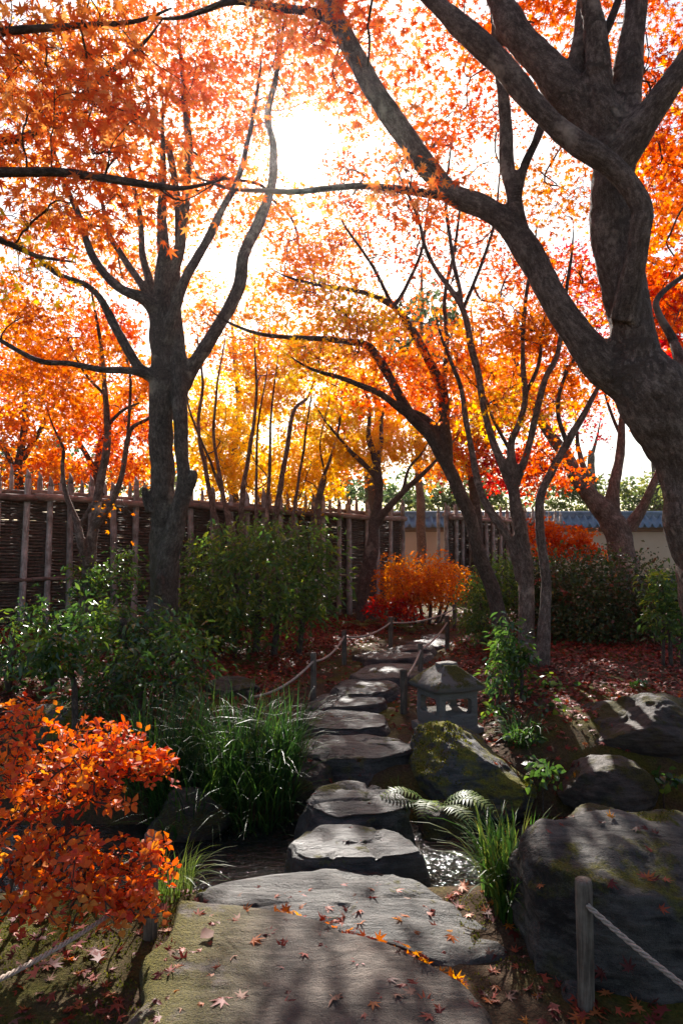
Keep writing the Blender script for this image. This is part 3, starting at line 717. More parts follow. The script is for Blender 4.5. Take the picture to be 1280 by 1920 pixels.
            for e in range(sub):
                j = rg.integers(0, n); q = pos[j]
                mid = 0.5 * (c + q) + rg.normal(size=3) * 0.03
                tube(thin, np.array([c, mid, q]), [tipr * .8, tipr * .6, tipr * .35], 3, cap=False)
        sz = size * rg.uniform(0.55, 1.3, n) * rg.uniform(0.85, 1.12)
        base = rg.uniform(leaf_vr[0], leaf_vr[1]); v = np.clip(base * 0.55 + 0.45 * rg.uniform(leaf_vr[0], leaf_vr[1], n), 0, 1)
        by.setdefault(mi, []).append((pos, nr, tip, sz, v))
    if thin.n: link(twig_name, thin.mesh(twig_name, mat_twig, True), root)['kind'] = 'stuff'
    for q, (mi, lst) in enumerate(sorted(by.items(), key=lambda e: -len(e[1]))):
        pos, nr, tip, sz, v = [np.concatenate([l[k] for l in lst]) for k in range(5)]
        if cull:
            k = sun_cull(pos, rg); pos, nr, tip, sz, v = pos[k], nr[k], tip[k], sz[k], v[k]
        k = pos[:, 2] > gz(pos[:, 0], pos[:, 1]) + 0.01
        k &= np.linalg.norm(pos - EYE, axis=1) > 0.9
        pos, nr, tip, sz, v = pos[k], nr[k], tip[k], sz[k], v[k]
        ns = 0
        if singles and q == 0:
            x, y, d = to_px(pos)
            vis = (x > 5) & (x < 1275) & (y > 5) & (y < 1915) & (d > 0.3)
            o = np.argsort(np.where(vis, d, 1e9) / sz); sel = o[:singles]; ns = len(sel)
        rest = np.ones(len(pos), bool)
        if ns: rest[sel] = False
        co = link(crown_name, leaf_mesh(crown_name, tmpl, pos[rest], nr[rest], tip[rest], sz[rest], v[rest], mats[mi]), root)
        if ns:
            co['kind'] = 'stuff'
            variants = [mesh_of('leaf', tmpl[0], tmpl[1], None, mats[mi], {'v': np.full(len(tmpl[0]), x)}) for x in np.linspace(0.02, 0.98, 12)]
            for s in sel:
                o = link('leaf', variants[int(min(11, v[s] * 12))], co)
                z = norm(nr[s][None])[0]; yv = tip[s] - z * (tip[s] @ z); yv /= np.linalg.norm(yv); xv = np.cross(yv, z)
                from mathutils import Matrix
                m = Matrix(((xv[0], yv[0], z[0], 0), (xv[1], yv[1], z[1], 0), (xv[2], yv[2], z[2], 0), (0, 0, 0, 1)))
                o.matrix_basis = Matrix.Translation(Vector(pos[s])) @ m @ Matrix.Scale(float(sz[s]), 4)
    return root

TG = 'maple trees of the garden'
MATS = [M['l_orange'], M['l_redor'], M['l_gold'], M['l_crim'], M['l_salmon']]
OR_, RE_, GO_, CR_, SA_ = 0, 1, 2, 3, 4

exec_trees = True
# A: grey maple with a forked trunk beside the fence
tree('maple_tree', 'thick grey maple with a forked mossy trunk rising from the evergreen shrubs', 'tree', [
    [(300, None, 8, 100), (303, 1180, 8, 80), (310, 1080, 8, 72), (306, 1000, 8, 66), (304, 920, 8, 64), (304, 830, 8, 62), (304, 760, 8, 64), (304, 705, 8, 66), (304, 665, 8, 58)],
    [(306, 1120, 7.92, 52), (318, 1040, 7.86, 52), (334, 970, 7.82, 46), (345, 915, 7.82, 40), (341, 850, 7.84, 36), (338, 770, 7.88, 38), (336, 700, 7.95, 40)],
    [(344, 935, 7.82, 40), (362, 900, 7.78, 24), (364, 882, 7.78, 16)],
    [(300, 1110, 7.8, 30), (298, 1085, 7.72, 26), (299, 1075, 7.71, 16)],
    [(282, 960, 7.9, 26), (272, 930, 7.88, 22), (270, 915, 7.88, 12)],
    [(330, 740, 8, 44), (358, 690, 8, 38), (395, 630, 8, 34), (430, 575, 8, 32), (450, 530, 8, 32), (456, 480, 8, 30), (480, 430, 8.1, 28), (508, 350, 8.2, 24), (512, 280, 8.2, 22), (502, 215, 8.3, 18), (518, 140, 8.4, 14), (530, 60, 8.5, 9)],
    [(306, 690, 8, 56), (298, 630, 8, 48), (292, 585, 8, 40), (270, 560, 7.9, 32), (228, 542, 7.8, 26), (195, 512, 7.8, 24), (170, 470, 7.8, 20), (150, 410, 7.9, 16), (120, 340, 8, 12), (95, 260, 8, 8)],
    [(300, 610, 8, 40), (312, 555, 8.05, 34), (326, 500, 8.1, 30), (342, 440, 8.2, 26), (350, 360, 8.3, 22), (352, 250, 8.4, 20), (344, 170, 8.5, 15), (336, 80, 8.6, 10)],
    [(312, 640, 7.95, 34), (330, 575, 7.9, 30), (350, 520, 7.85, 26), (385, 455, 7.8, 24), (410, 405, 7.8, 20), (450, 330, 7.9, 15), (470, 240, 8, 11), (485, 150, 8, 7)],
    [(296, 590, 8.1, 28), (282, 530, 8.2, 22), (268, 480, 8.3, 18), (262, 400, 8.4, 13), (240, 300, 8.5, 9)],
    [(290, 570, 8.15, 24), (258, 520, 8.3, 20), (225, 475, 8.4, 17), (205, 440, 8.4, 14), (190, 370, 8.5, 9)],
    [(340, 440, 8.2, 18), (318, 280, 8.5, 18), (290, 250, 8.7, 15), (240, 200, 8.8, 12), (180, 130, 9, 8)],
    [(300, 710, 8, 40), (262, 690, 7.95, 28), (222, 625, 7.9, 24), (190, 565, 7.85, 20), (160, 535, 7.8, 17), (110, 515, 7.7, 14), (60, 475, 7.7, 11), (-10, 440, 7.7, 8)],
    [(295, 712, 7.95, 26), (255, 697, 7.85, 20), (190, 692, 7.8, 17), (130, 680, 7.7, 15), (80, 676, 7.6, 14), (30, 655, 7.6, 12), (-40, 610, 7.6, 9)],
], [(150, 300, 8.6, 260, 200, 1.2, 46, OR_, 75), (370, 170, 8.8, 200, 170, 1.2, 44, SA_, 75), (250, 430, 9.0, 240, 90, 1.0, 40, OR_, 70), (470, 60, 8.8, 150, 110, 1.0, 26, SA_, 70), (560, 440, 9.2, 90, 70, 0.8, 14, OR_, 60),
    (40, 560, 8.2, 110, 100, 0.8, 20, OR_, 70), (120, 60, 9.2, 240, 110, 1.0, 26, OR_, 75), (430, 300, 8.9, 80, 70, 0.7, 12, OR_, 60), (430, 230, 8.5, 110, 160, .8, 34, SA_, 26), (600, 470, 9.4, 90, 70, .8, 22, OR_, 60), (540, 540, 9.2, 90, 50, .7, 14, OR_, 60), (560, 120, 9, 70, 90, .7, 14, SA_, 40), (650, 330, 9.5, 60, 80, .7, 12, RE_, 40), (500, 400, 9.2, 40, 60, .5, 8, OR_, 50)],
    M['bark_grey'], M['bark_thin'], MAPLE_FAR, 0.047, 101, TG, wscale=0.74, dens_k=1.25, tipr=0.0042, exp=2.05, vox=0.0185, attach_z=3.8, mats=MATS)

# B: the big near maple whose trunk leans in from the side
tree('maple_tree', 'huge near maple whose wrinkled trunk leans in and splits into heavy limbs', 'tree', [
    [(1420, None, 3.9, 215), (1385, 1350, 3.95, 175), (1345, 1120, 4, 150), (1312, 960, 4, 142), (1278, 850, 4, 138), (1232, 760, 4, 142), (1190, 690, 4, 130), (1180, 620, 4, 108)],
    [(1195, 700, 4, 110), (1182, 610, 4, 98), (1160, 530, 4, 88), (1146, 460, 4, 84), (1142, 390, 4, 84), (1150, 330, 4.02, 82), (1160, 270, 4.05, 84)],
    [(1160, 310, 4.05, 80), (1110, 230, 4.1, 86), (1060, 170, 4.15, 82), (1010, 120, 4.2, 70), (965, 60, 4.25, 62), (930, -10, 4.3, 54), (890, -110, 4.4, 44)],
    [(1065, 190, 4.12, 50), (1082, 120, 4.15, 42), (1096, 40, 4.2, 36), (1104, -60, 4.3, 30)],
    [(1095, 110, 4.15, 24), (1130, 70, 4.2, 20), (1160, 0, 4.25, 16), (1180, -80, 4.3, 12)],
    [(1150, 320, 4, 72), (1190, 255, 3.97, 66), (1230, 195, 3.92, 60), (1275, 130, 3.88, 58), (1330, 20, 3.85, 50), (1370, -90, 3.8, 40)],
    [(1160, 600, 3.92, 60), (1180, 520, 3.84, 50), (1196, 440, 3.78, 46), (1200, 385, 3.76, 48), (1160, 325, 3.78, 50), (1090, 275, 3.82, 52), (1020, 215, 3.88, 52), (950, 140, 3.94, 50), (880, 70, 4.0, 48), (800, -15, 4.05, 42), (720, -100, 4.1, 34)],
    [(1200, 730, 4, 96), (1140, 690, 4.02, 88), (1080, 625, 4.05, 72), (1035, 560, 4.1, 64), (1000, 490, 4.15, 58), (960, 430, 4.2, 56), (905, 388, 4.25, 50), (850, 365, 4.3, 42), (805, 315, 4.32, 44), (750, 240, 4.35, 46), (690, 150, 4.4, 42), (645, 60, 4.45, 40), (612, -20, 4.5, 36), (580, -110, 4.5, 28)],
    [(985, 470, 4.18, 44), (968, 400, 4.2, 38), (958, 330, 4.25, 32), (945, 230, 4.3, 28), (932, 120, 4.35, 24), (925, 20, 4.4, 18), (915, -80, 4.4, 12)],
    [(966, 380, 4.2, 26), (985, 310, 4.2, 20), (1012, 245, 4.25, 15), (1030, 180, 4.3, 9)],
    [(640, 50, 4.45, 22), (590, 22, 4.5, 18), (520, 14, 4.55, 17), (440, 2, 4.6, 15), (380, 20, 4.7, 12), (330, 34, 4.7, 8)],
    [(850, 372, 4.28, 22), (770, 358, 4.1, 17), (690, 348, 3.9, 15), (620, 352, 3.7, 14), (560, 358, 3.6, 13), (500, 356, 3.55, 11), (430, 352, 3.5, 8)],
    [(1290, 720, 4.0, 40), (1262, 640, 4.2, 20), (1235, 590, 4.3, 15), (1232, 560, 4.35, 13), (1270, 525, 4.5, 11), (1330, 480, 4.6, 8)],
    [(1000, 270, 4.0, 14), (1030, 200, 4.6, 12), (1100, 190, 4.9, 10), (1190, 150, 5.2, 7)],
], [(1170, 60, 5.2, 190, 110, 0.9, 42, RE_, 60), (1245, 330, 5.4, 90, 200, 0.9, 40, RE_, 55), (880, 110, 5.2, 170, 110, 0.9, 34, RE_, 55), (690, 100, 5.0, 150, 110, 0.8, 30, SA_, 55), (1240, 560, 5.6, 90, 110, 0.8, 16, RE_, 60), (540, 100, 4.9, 130, 110, 0.7, 20, SA_, 50),
    (760, 352, 3.75, 90, 30, 0.3, 10, SA_, 26), (1030, 300, 5.6, 90, 120, 0.8, 14, OR_, 50), (1130, -80, 5, 350, 90, 1.5, 40, RE_, 50), (620, 50, 4.3, 110, 90, 0.4, 8, SA_, 40), ((1.6, 0.3, 5.0), (2.6, 2.6, .8), None, 0, 0, 0, 70, RE_, 60)],  # last blob: crown carried over the camera, unseen, added to dim the open sky
    M['bark_brown'], M['bark_thin'], MAPLE_MID, 0.041, 202, TG, wscale=0.86, dens_k=0.75, vox=0.0165, attach_z=2.6, mats=MATS, clump_r=0.26, knots=1.25)

# K: overhanging maple, trunk outside the frame
tree('maple_tree', 'maple hanging salmon-orange leaf sprays on a long bare bough into the top corner', 'tree', [
    [(-420, None, 3.0, 150), (-410, 1000, 3.0, 120), (-390, 700, 3.0, 105), (-330, 500, 3.0, 85), (-260, 400, 3.0, 60), (-150, 345, 3.0, 34), (-30, 324, 3.0, 20), (60, 323, 3.0, 17), (130, 325, 3.0, 16), (220, 338, 3.0, 15), (300, 350, 3.0, 12), (350, 352, 3.0, 8)],
    [(-330, 500, 3.0, 60), (-330, 300, 2.9, 50), (-260, 160, 2.85, 40), (-140, 90, 2.8, 26), (0, 60, 2.8, 16), (130, 50, 2.8, 12), (250, 40, 2.8, 8)],
    [(-300, 430, 3.0, 50), (-200, 300, 3.3, 30), (-60, 270, 3.4, 20), (60, 250, 3.5, 15), (150, 180, 3.6, 11), (260, 90, 3.7, 7)],
    [(-250, 390, 3.0, 30), (-120, 420, 3.1, 20), (0, 450, 3.2, 12), (70, 480, 3.3, 8)],
    [(-330, 300, 2.9, 50), (-350, 0, 2.9, 44), (-300, -200, 2.9, 36), (-200, -300, 3.0, 20)],
], [(90, 60, 2.9, 190, 90, 0.4, 34, SA_, 42), (200, 130, 3.1, 150, 80, 0.4, 22, SA_, 42), (60, 210, 3.1, 150, 80, 0.4, 24, SA_, 42), (200, 290, 3.2, 170, 60, 0.35, 22, SA_, 42), (90, 380, 3.3, 150, 60, 0.4, 20, SA_, 42), (310, 330, 3.3, 120, 60, 0.35, 12, SA_, 38),
    (80, 490, 3.4, 60, 25, 0.25, 5, GO_, 34), (-200, 100, 3.0, 150, 200, 0.6, 30, SA_, 42), ((-2.2, 0.3, 4.6), (2.2, 2.4, .8), None, 0, 0, 0, 60, SA_, 80)],  # last blob: out-of-view foliage overhead, put in to block bluish sky light
    M['bark_brown'], M['bark_thin'], MAPLE_NEAR, 0.041, 303, TG, dens_k=0.36, singles=300, vox=0.019, attach_z=2.2, mats=[M['l_orange'], M['l_redor'], M['l_gold'], M['l_crim'], M['l_salmon']], clump_r=0.22, tipr=0.002)

# C: leaning maple over the path
tree('maple_tree', 'slender dark maple leaning across the path beyond the lantern', 'tree', [
    [(950, None, 7.6, 54), (938, 1180, 7.6, 44), (922, 1110, 7.6, 40), (895, 1030, 7.6, 38), (868, 940, 7.6, 38), (838, 870, 7.6, 38), (805, 815, 7.6, 36), (765, 775, 7.6, 30), (735, 720, 7.6, 26), (705, 665, 7.6, 24), (685, 647, 7.6, 20), (640, 640, 7.55, 17), (590, 634, 7.5, 15), (530, 632, 7.5, 13), (470, 622, 7.4, 10), (420, 600, 7.4, 6)],
    [(838, 870, 7.6, 40), (832, 800, 7.65, 34), (826, 730, 7.7, 30), (805, 680, 7.75, 26), (770, 620, 7.8, 23), (735, 575, 7.85, 18), (680, 548, 7.9, 14), (600, 535, 8, 10), (540, 520, 8, 6)],
    [(765, 778, 7.6, 22), (720, 745, 7.5, 19), (672, 722, 7.45, 16), (635, 708, 7.4, 14), (580, 690, 7.4, 8)],
    [(836, 820, 7.62, 24), (790, 780, 7.7, 16), (740, 760, 7.75, 10)],
    [(735, 578, 7.85, 14), (760, 540, 7.9, 11), (790, 470, 8, 9), (800, 400, 8.1, 6)],
    [(826, 740, 7.7, 16), (838, 660, 7.9, 14), (832, 560, 8.1, 12), (850, 480, 8.3, 10), (860, 400, 8.4, 7)],
    [(735, 575, 7.85, 12), (700, 500, 7.9, 9), (650, 430, 8, 6)],
], [(600, 600, 7.6, 170, 60, 0.7, 18, GO_, 60), (700, 660, 7.8, 140, 70, 0.8, 24, OR_, 60), (760, 710, 7.8, 100, 50, 0.6, 14, RE_, 60), (800, 440, 9, 180, 130, 0.8, 18, RE_, 34), (640, 560, 8.4, 140, 50, 0.6, 10, OR_, 50), (560, 690, 7.8, 100, 40, 0.5, 6, GO_, 55), (700, 400, 8.6, 120, 100, 0.6, 8, RE_, 34), (740, 500, 8.2, 130, 90, .6, 26, RE_, 9), (700, 330, 8.6, 100, 110, .6, 22, RE_, 10)],
    M['bark_thin'], M['bark_thin'], MAPLE_FAR, 0.043, 404, TG, wscale=0.68, dens_k=1.15, tipr=0.0042, exp=2.0, sub=5, vox=0.0145, attach_z=2.6, mats=MATS)

# D: cluster of three stems
tree('maple_tree', 'three-stemmed maple clump standing beside the leaning maple', 'tree', [
    [(985, None, 7.0, 62), (985, 1180, 7.0, 48), (986, 1100, 7.0, 42), (978, 1000, 7.0, 38), (964, 930, 7.0, 36), (960, 880, 7.0, 30), (958, 830, 7.0, 22), (975, 790, 7.0, 20), (984, 740, 7.0, 18), (978, 650, 7.0, 14), (985, 560, 7.05, 11), (1000, 470, 7.1, 8)],
    [(962, 920, 7.0, 30), (935, 860, 7.05, 24), (910, 790, 7.1, 20), (895, 700, 7.15, 20), (880, 640, 7.2, 20), (868, 580, 7.3, 19), (835, 530, 7.4, 15), (800, 470, 7.5, 12), (780, 400, 7.6, 9), (750, 330, 7.7, 6)],
    [(965, 915, 7.0, 24), (990, 840, 6.95, 20), (1005, 770, 6.9, 20), (1022, 710, 6.9, 18), (1048, 655, 6.9, 16), (1060, 560, 7, 12), (1070, 480, 7.1, 8)],
    [(1012, None, 6.9, 44), (1018, 1180, 6.9, 34), (1022, 1090, 6.9, 28), (1012, 1000, 6.9, 26), (1012, 930, 6.9, 26), (1035, 880, 6.9, 26), (1060, 830, 6.9, 24), (1085, 790, 6.9, 20), (1115, 735, 6.9, 15), (1140, 680, 7, 10), (1150, 600, 7.1, 7)],
    [(976, 1090, 7.05, 28), (962, 1030, 7.05, 28), (940, 985, 7.05, 26), (905, 935, 7.1, 24), (888, 870, 7.1, 20), (872, 790, 7.15, 17), (860, 720, 7.2, 13), (830, 640, 7.3, 9)],
    [(868, 580, 7.3, 14), (850, 480, 7.5, 12), (835, 380, 7.7, 9), (842, 300, 7.8, 6)],
    [(868, 580, 7.3, 12), (900, 500, 7.5, 10), (925, 420, 7.7, 8), (935, 340, 7.9, 5)],
    [(984, 740, 7, 12), (1010, 680, 7.1, 11), (1020, 600, 7.2, 8), (1050, 540, 7.3, 5)],
    [(1060, 830, 6.9, 14), (1045, 770, 7, 12), (1060, 700, 7.1, 9), (1100, 640, 7.2, 6)],
    [(958, 850, 7, 12), (925, 790, 7.3, 9), (905, 740, 7.5, 7), (870, 700, 7.7, 5)],
], [(900, 690, 7.6, 110, 120, 0.7, 30, OR_, 60), (990, 620, 7.6, 110, 110, 0.7, 26, OR_, 60), (1070, 680, 7.6, 90, 100, 0.7, 22, OR_, 60), (840, 330, 9, 170, 150, 0.9, 24, RE_, 32), (1030, 480, 8, 110, 110, 0.8, 22, RE_, 50), (960, 760, 7.5, 110, 50, 0.6, 12, GO_, 55),
    (1090, 560, 8.4, 70, 100, 0.6, 16, CR_, 60), (900, 480, 8.6, 120, 120, 0.7, 10, RE_, 34), (870, 200, 9, 170, 120, 0.9, 18, RE_, 34), (1020, 860, 7.2, 60, 30, 0.4, 6, RE_, 45), (860, 480, 8, 130, 120, .7, 40, RE_, 10), (850, 280, 8.5, 150, 130, .8, 40, RE_, 12)],
    M['bark_brown'], M['bark_thin'], MAPLE_FAR, 0.043, 505, TG, wscale=0.66, dens_k=1.15, tipr=0.0042, exp=2.0, sub=5, vox=0.0145, attach_z=2.3, mats=MATS)

# E: old stump-like maple before the plaster wall
tree('maple_tree', 'stout dark old maple with short thick limbs before the plaster wall', 'tree', [
    [(1170, None, 11, 110), (1165, 1040, 11, 96), (1150, 985, 11, 92), (1112, 935, 11, 66), (1080, 895, 11, 56), (1060, 855, 11, 46), (1020, 800, 11, 34), (1000, 760, 11, 28), (970, 690, 11, 18), (950, 620, 11, 10)],
    [(1150, 980, 11, 60), (1148, 920, 11, 44), (1160, 860, 11, 34), (1166, 800, 11, 26), (1172, 740, 11, 18), (1180, 660, 11, 9)],
    [(1180, 990, 11, 50), (1205, 950, 10.9, 36), (1222, 910, 10.8, 28), (1240, 860, 10.8, 20), (1265, 790, 10.8, 12), (1280, 700, 10.8, 8)],
    [(1115, 935, 11, 34), (1098, 890, 11.2, 26), (1086, 850, 11.3, 18), (1080, 800, 11.4, 10)],
    [(1165, 820, 11, 14), (1140, 760, 11.2, 10), (1120, 690, 11.3, 6)],
], [(1010, 740, 11.5, 90, 70, 1.0, 18, RE_, 60), (1060, 780, 12, 100, 50, 0.8, 10, CR_, 40), (1180, 720, 11.5, 100, 50, 1.0, 8, RE_, 36), (1000, 880, 11.5, 60, 30, 0.6, 6, CR_, 60), (940, 720, 12, 90, 80, 0.8, 14, RE_, 70), (1260, 640, 11, 60, 80, .8, 12, CR_, 60)],
    M['bark_brown'], M['bark_thin'], MAPLE_FAR, 0.052, 606, TG, wscale=0.52, dens_k=1.5, vox=0.019, attach_z=2.8, mats=MATS)

# F: maple standing in front of the fence end
tree('maple_tree', 'small dark maple standing against the end of the wicker fence', 'tree', [
    [(684, None, 12.6, 48), (690, 1080, 12.6, 38), (700, 1000, 12.6, 24), (708, 940, 12.6, 22), (708, 890, 12.6, 19), (700, 850, 12.6, 14), (690, 810, 12.6, 11), (692, 770, 12.6, 8), (680, 720, 12.6, 5)],
    [(708, 900, 12.6, 16), (690, 878, 12.6, 12), (660, 850, 12.6, 10), (640, 825, 12.6, 8), (610, 790, 12.6, 5)],
    [(704, 985, 12.6, 20), (730, 950, 12.5, 16), (755, 925, 12.5, 14), (785, 895, 12.5, 12), (810, 870, 12.5, 8), (840, 840, 12.5, 5)],
    [(708, 870, 12.6, 12), (715, 820, 12.6, 10), (716, 780, 12.7, 8), (735, 730, 12.7, 5)],
    [(755, 925, 12.5, 9), (765, 880, 12.6, 7), (790, 850, 12.6, 5)],
], [(640, 790, 13, 100, 60, 0.9, 26, GO_, 65), (720, 830, 13, 110, 40, 0.9, 22, GO_, 65), (740, 760, 13, 90, 50, 0.9, 18, OR_, 65), (790, 850, 13, 60, 30, 0.7, 10, GO_, 60), (640, 860, 12.9, 60, 30, .6, 8, GO_, 60), (850, 800, 13.2, 60, 60, .6, 12, RE_, 60)],
    M['bark_thin'], M['bark_thin'], MAPLE_FAR, 0.056, 707, TG, wscale=0.85, dens_k=1.6, vox=0.016, attach_z=2.6, mats=MATS)

# G: slim golden maples along the fence
def slim(stems, blobs, seed, label, d=13.0):
    limbs = []
    for st in stems:
        w = st[0]; pts = st[1]; n = len(pts)
        limbs.append([(pts[0][0], None, d, w * 1.25)] + [(x, y, d, w * (1 - 0.75 * k / max(1, n - 1))) for k, (x, y) in enumerate(pts)])
    return tree('maple_tree', label, 'tree', limbs, blobs, M['bark_brown'], M['bark_thin'], MAPLE_FAR, 0.056, seed, TG, wscale=0.65, dens_k=1.35, vox=0.0145, attach_z=2.4, mats=MATS)
slim([(20, [(408, 1010), (400, 950), (385, 880), (372, 800), (380, 720), (372, 650)]), (15, [(430, 1005), (418, 920), (402, 830), (405, 740), (420, 650)]), (13, [(440, 1010), (425, 950), (396, 870), (356, 770), (350, 700)])],
     [(400, 660, 13.4, 110, 110, 1.0, 40, OR_, 65), (380, 790, 13.4, 90, 80, 0.9, 26, GO_, 65), (420, 880, 13.2, 50, 60, .5, 12, GO_, 60), (440, 560, 13.4, 110, 60, 0.9, 18, OR_, 60)], 801, 'golden-orange maple of three thin stems just past the thick grey trunk', 11.2)
slim([(20, [(454, 1000), (455, 930), (468, 850), (480, 760), (478, 660)]), (12, [(480, 1000), (481, 900), (484, 800), (500, 700)]), (13, [(500, 1000), (505, 880), (508, 780), (520, 680)])],
     [(480, 720, 14, 90, 90, 1.0, 34, GO_, 65), (470, 850, 14, 70, 70, 0.8, 24, GO_, 60), (520, 620, 14, 100, 60, .9, 20, OR_, 60), (500, 920, 13.4, 50, 40, .5, 12, GO_, 55)], 802, 'golden maple of upright thin stems in the middle of the fence', 12.0)
slim([(20, [(515, 1000), (525, 920), (538, 840), (552, 770), (580, 740), (600, 660)]), (12, [(545, 1010), (560, 900), (575, 800), (590, 700)])],
     [(560, 720, 14.2, 80, 70, 1.0, 28, GO_, 65), (560, 850, 14.2, 70, 70, 0.8, 26, GO_, 60), (590, 640, 14.2, 80, 50, .9, 16, OR_, 60), (545, 930, 13.6, 40, 40, .4, 8, GO_, 55)], 803, 'golden maple forking low behind the large green bush', 12.4)
slim([(16, [(590, 1000), (600, 920), (620, 860), (635, 800), (640, 740)]), (10, [(600, 960), (610, 900), (600, 830), (615, 760)])],
     [(620, 720, 14.4, 80, 60, 1.0, 24, GO_, 65), (610, 830, 14.4, 60, 50, 0.8, 20, GO_, 60), (590, 900, 14, 40, 30, .5, 8, GO_, 55)], 804, 'thin leaning golden maple where the fence bends away', 13.0)

# H: small forked maple before the left fence
tree('maple_tree', 'small maple with a V-shaped pale fork in front of the wicker fence', 'tree', [
    [(162, None, 9.0, 46), (166, 1090, 9.0, 36), (172, 1030, 9.0, 32), (178, 980, 9.0, 26), (186, 920, 9.0, 22), (196, 850, 9.0, 20), (202, 790, 9.0, 18), (196, 720, 9.0, 14), (188, 640, 9.0, 10), (175, 560, 9, 6)],
    [(165, 1060, 8.95, 26), (152, 1010, 8.9, 22), (142, 975, 8.9, 16), (126, 930, 8.9, 12), (118, 880, 8.9, 11), (118, 840, 8.9, 8), (100, 800, 8.9, 5)],
    [(178, 990, 9.0, 22), (205, 950, 8.95, 18), (228, 895, 8.9, 15), (238, 830, 8.9, 13), (250, 800, 8.9, 12), (278, 785, 8.9, 8), (300, 760, 8.9, 5)],
    [(150, 985, 8.95, 12), (170, 950, 9, 10), (195, 925, 9.1, 8)],
    [(202, 800, 9, 10), (230, 770, 9, 8), (262, 755, 9, 5)],
    [(238, 840, 8.9, 9), (245, 720, 9, 7), (232, 650, 9, 5)],
    [(198, 740, 9, 9), (160, 700, 9.1, 7), (130, 640, 9.2, 5)],
], [(190, 700, 9.3, 140, 100, 0.9, 32, OR_, 60), (90, 740, 9.3, 100, 80, 0.8, 20, OR_, 60), (230, 800, 9.3, 80, 50, 0.7, 14, RE_, 55), (230, 955, 8.7, 28, 14, .25, 4, OR_, 40), (60, 620, 9.5, 110, 80, .9, 18, OR_, 60), (170, 590, 9.4, 120, 60, .8, 14, RE_, 60)],
    M['bark_brown'], M['bark_thin'], MAPLE_FAR, 0.046, 909, TG, wscale=0.72, dens_k=1.6, vox=0.0145, attach_z=2.3, mats=MATS)

# I: maples beyond the fence
def beyond(px, d, h_px, blobs, seed, label, w=20):
    limbs = [[(px, None, d, w * 1.3), (px + 4, 980, d, w), (px - 6, 880, d, w * .8), (px + 8, 780, d, w * .6), (px - 4, h_px, d, w * .25)],
             [(px, 900, d, w * .6), (px - 40, 830, d, w * .45), (px - 80, 760, d, w * .2)], [(px + 2, 860, d, w * .6), (px + 45, 790, d, w * .4), (px + 80, 720, d, w * .2)]]
    return tree('maple_tree', label, 'tree', limbs, blobs, M['bark_thin'], M['bark_thin'], MAPLE_TINY, 0.085, seed, TG, dens_k=1.15, vox=None, attach_z=2.8, mats=MATS, clump_r=0.42)
beyond(40, 16, 660, [(30, 800, 16, 130, 70, 1.4, 36, OR_, 60), (40, 690, 16, 120, 70, 1.4, 30, RE_, 60), (70, 880, 16, 120, 40, 1.2, 22, OR_, 60)], 911, 'red-orange maple crown beyond the near end of the fence')
beyond(190, 17, 660, [(200, 800, 17, 120, 70, 1.4, 34, RE_, 60), (200, 690, 17, 120, 70, 1.4, 28, OR_, 60), (190, 880, 17, 130, 40, 1.2, 24, OR_, 60)], 912, 'orange maple beyond the fence behind the V-forked maple')
beyond(440, 18, 620, [(450, 760, 18, 130, 80, 1.4, 40, GO_, 60), (400, 850, 18, 120, 60, 1.4, 30, GO_, 60), (470, 660, 18, 130, 50, 1.3, 14, OR_, 60), (520, 900, 18, 130, 40, 1.2, 28, GO_, 60)], 913, 'broad orange maple beyond the fence behind the golden stems')
beyond(700, 20, 650, [(700, 720, 20, 120, 60, 1.4, 30, OR_, 60), (650, 800, 20, 100, 70, 1.4, 26, RE_, 60), (740, 650, 20, 140, 50, 1.2, 22, RE_, 55), (620, 880, 20, 100, 40, 1.2, 22, OR_, 60)], 914, 'orange maple far beyond the fence end')
beyond(890, 17, 620, [(900, 700, 17, 110, 80, 1.4, 30, RE_, 55), (870, 790, 17, 90, 60, 1.4, 24, OR_, 55), (960, 820, 17, 90, 50, 1.2, 18, RE_, 55), (920, 880, 17, 80, 30, 1, 14, CR_, 55), (1000, 880, 17, 80, 46, 1.2, 18, RE_, 55), (840, 865, 17, 60, 40, 1.2, 14, OR_, 55)], 915, 'red maple beyond the fence gap behind the leaning trunk')
beyond(1310, 9, 500, [(1240, 430, 9, 70, 120, .9, 18, OR_, 45), (1260, 560, 9, 70, 90, .9, 16, CR_, 50), (1210, 660, 9, 60, 50, .8, 10, RE_, 50), (1280, 250, 9, 80, 120, .9, 12, OR_, 45)], 916, 'crimson maple filling the gap behind the huge leaning trunk')

# far green trees
def far_tree(name, px, d, top, blobs, seed, label, mat, bark, w=16):
    return tree(name, label, 'tree', [[(px, None, d, w * 1.2), (px + 2, 960, d, w), (px - 3, 860, d, w * .8), (px + 3, top, d, w * .4)]], blobs, bark, M['bark_thin'], DIAM, 0.22, seed, 'green trees beyond the wall', None, 2.8, mats=[mat], clump_r=0.6, rnd=0.8, cull=False)
far_tree('pine_tree', 787, 21, 560, [(800, 590, 21, 60, 40, 1.2, 10, 0, 70), (760, 660, 21, 60, 40, 1, 8, 0, 60), (830, 700, 21, 70, 40, 1, 8, 0, 60)], 921, 'tall pine with a reddish trunk standing in the fence gap', M['l_pine'], M['bark_pine'], 17)
far_tree('broadleaf_tree', 850, 34, 820, [(860, 910, 34, 90, 60, 2, 34, 0, 80), (790, 940, 34, 70, 40, 2, 20, 0, 80), (920, 950, 34, 80, 40, 2, 18, 0, 80)], 922, 'pale green tree far behind the tiled wall near the fence gap', M['l_pale'], M['bark_thin'])
far_tree('broadleaf_tree', 1110, 34, 840, [(1120, 930, 34, 80, 40, 2, 22, 0, 70), (1050, 945, 34, 80, 40, 2, 20, 0, 70)], 923, 'pale green tree far behind the tiled wall beside the old maple', M['l_pale'], M['bark_thin'])
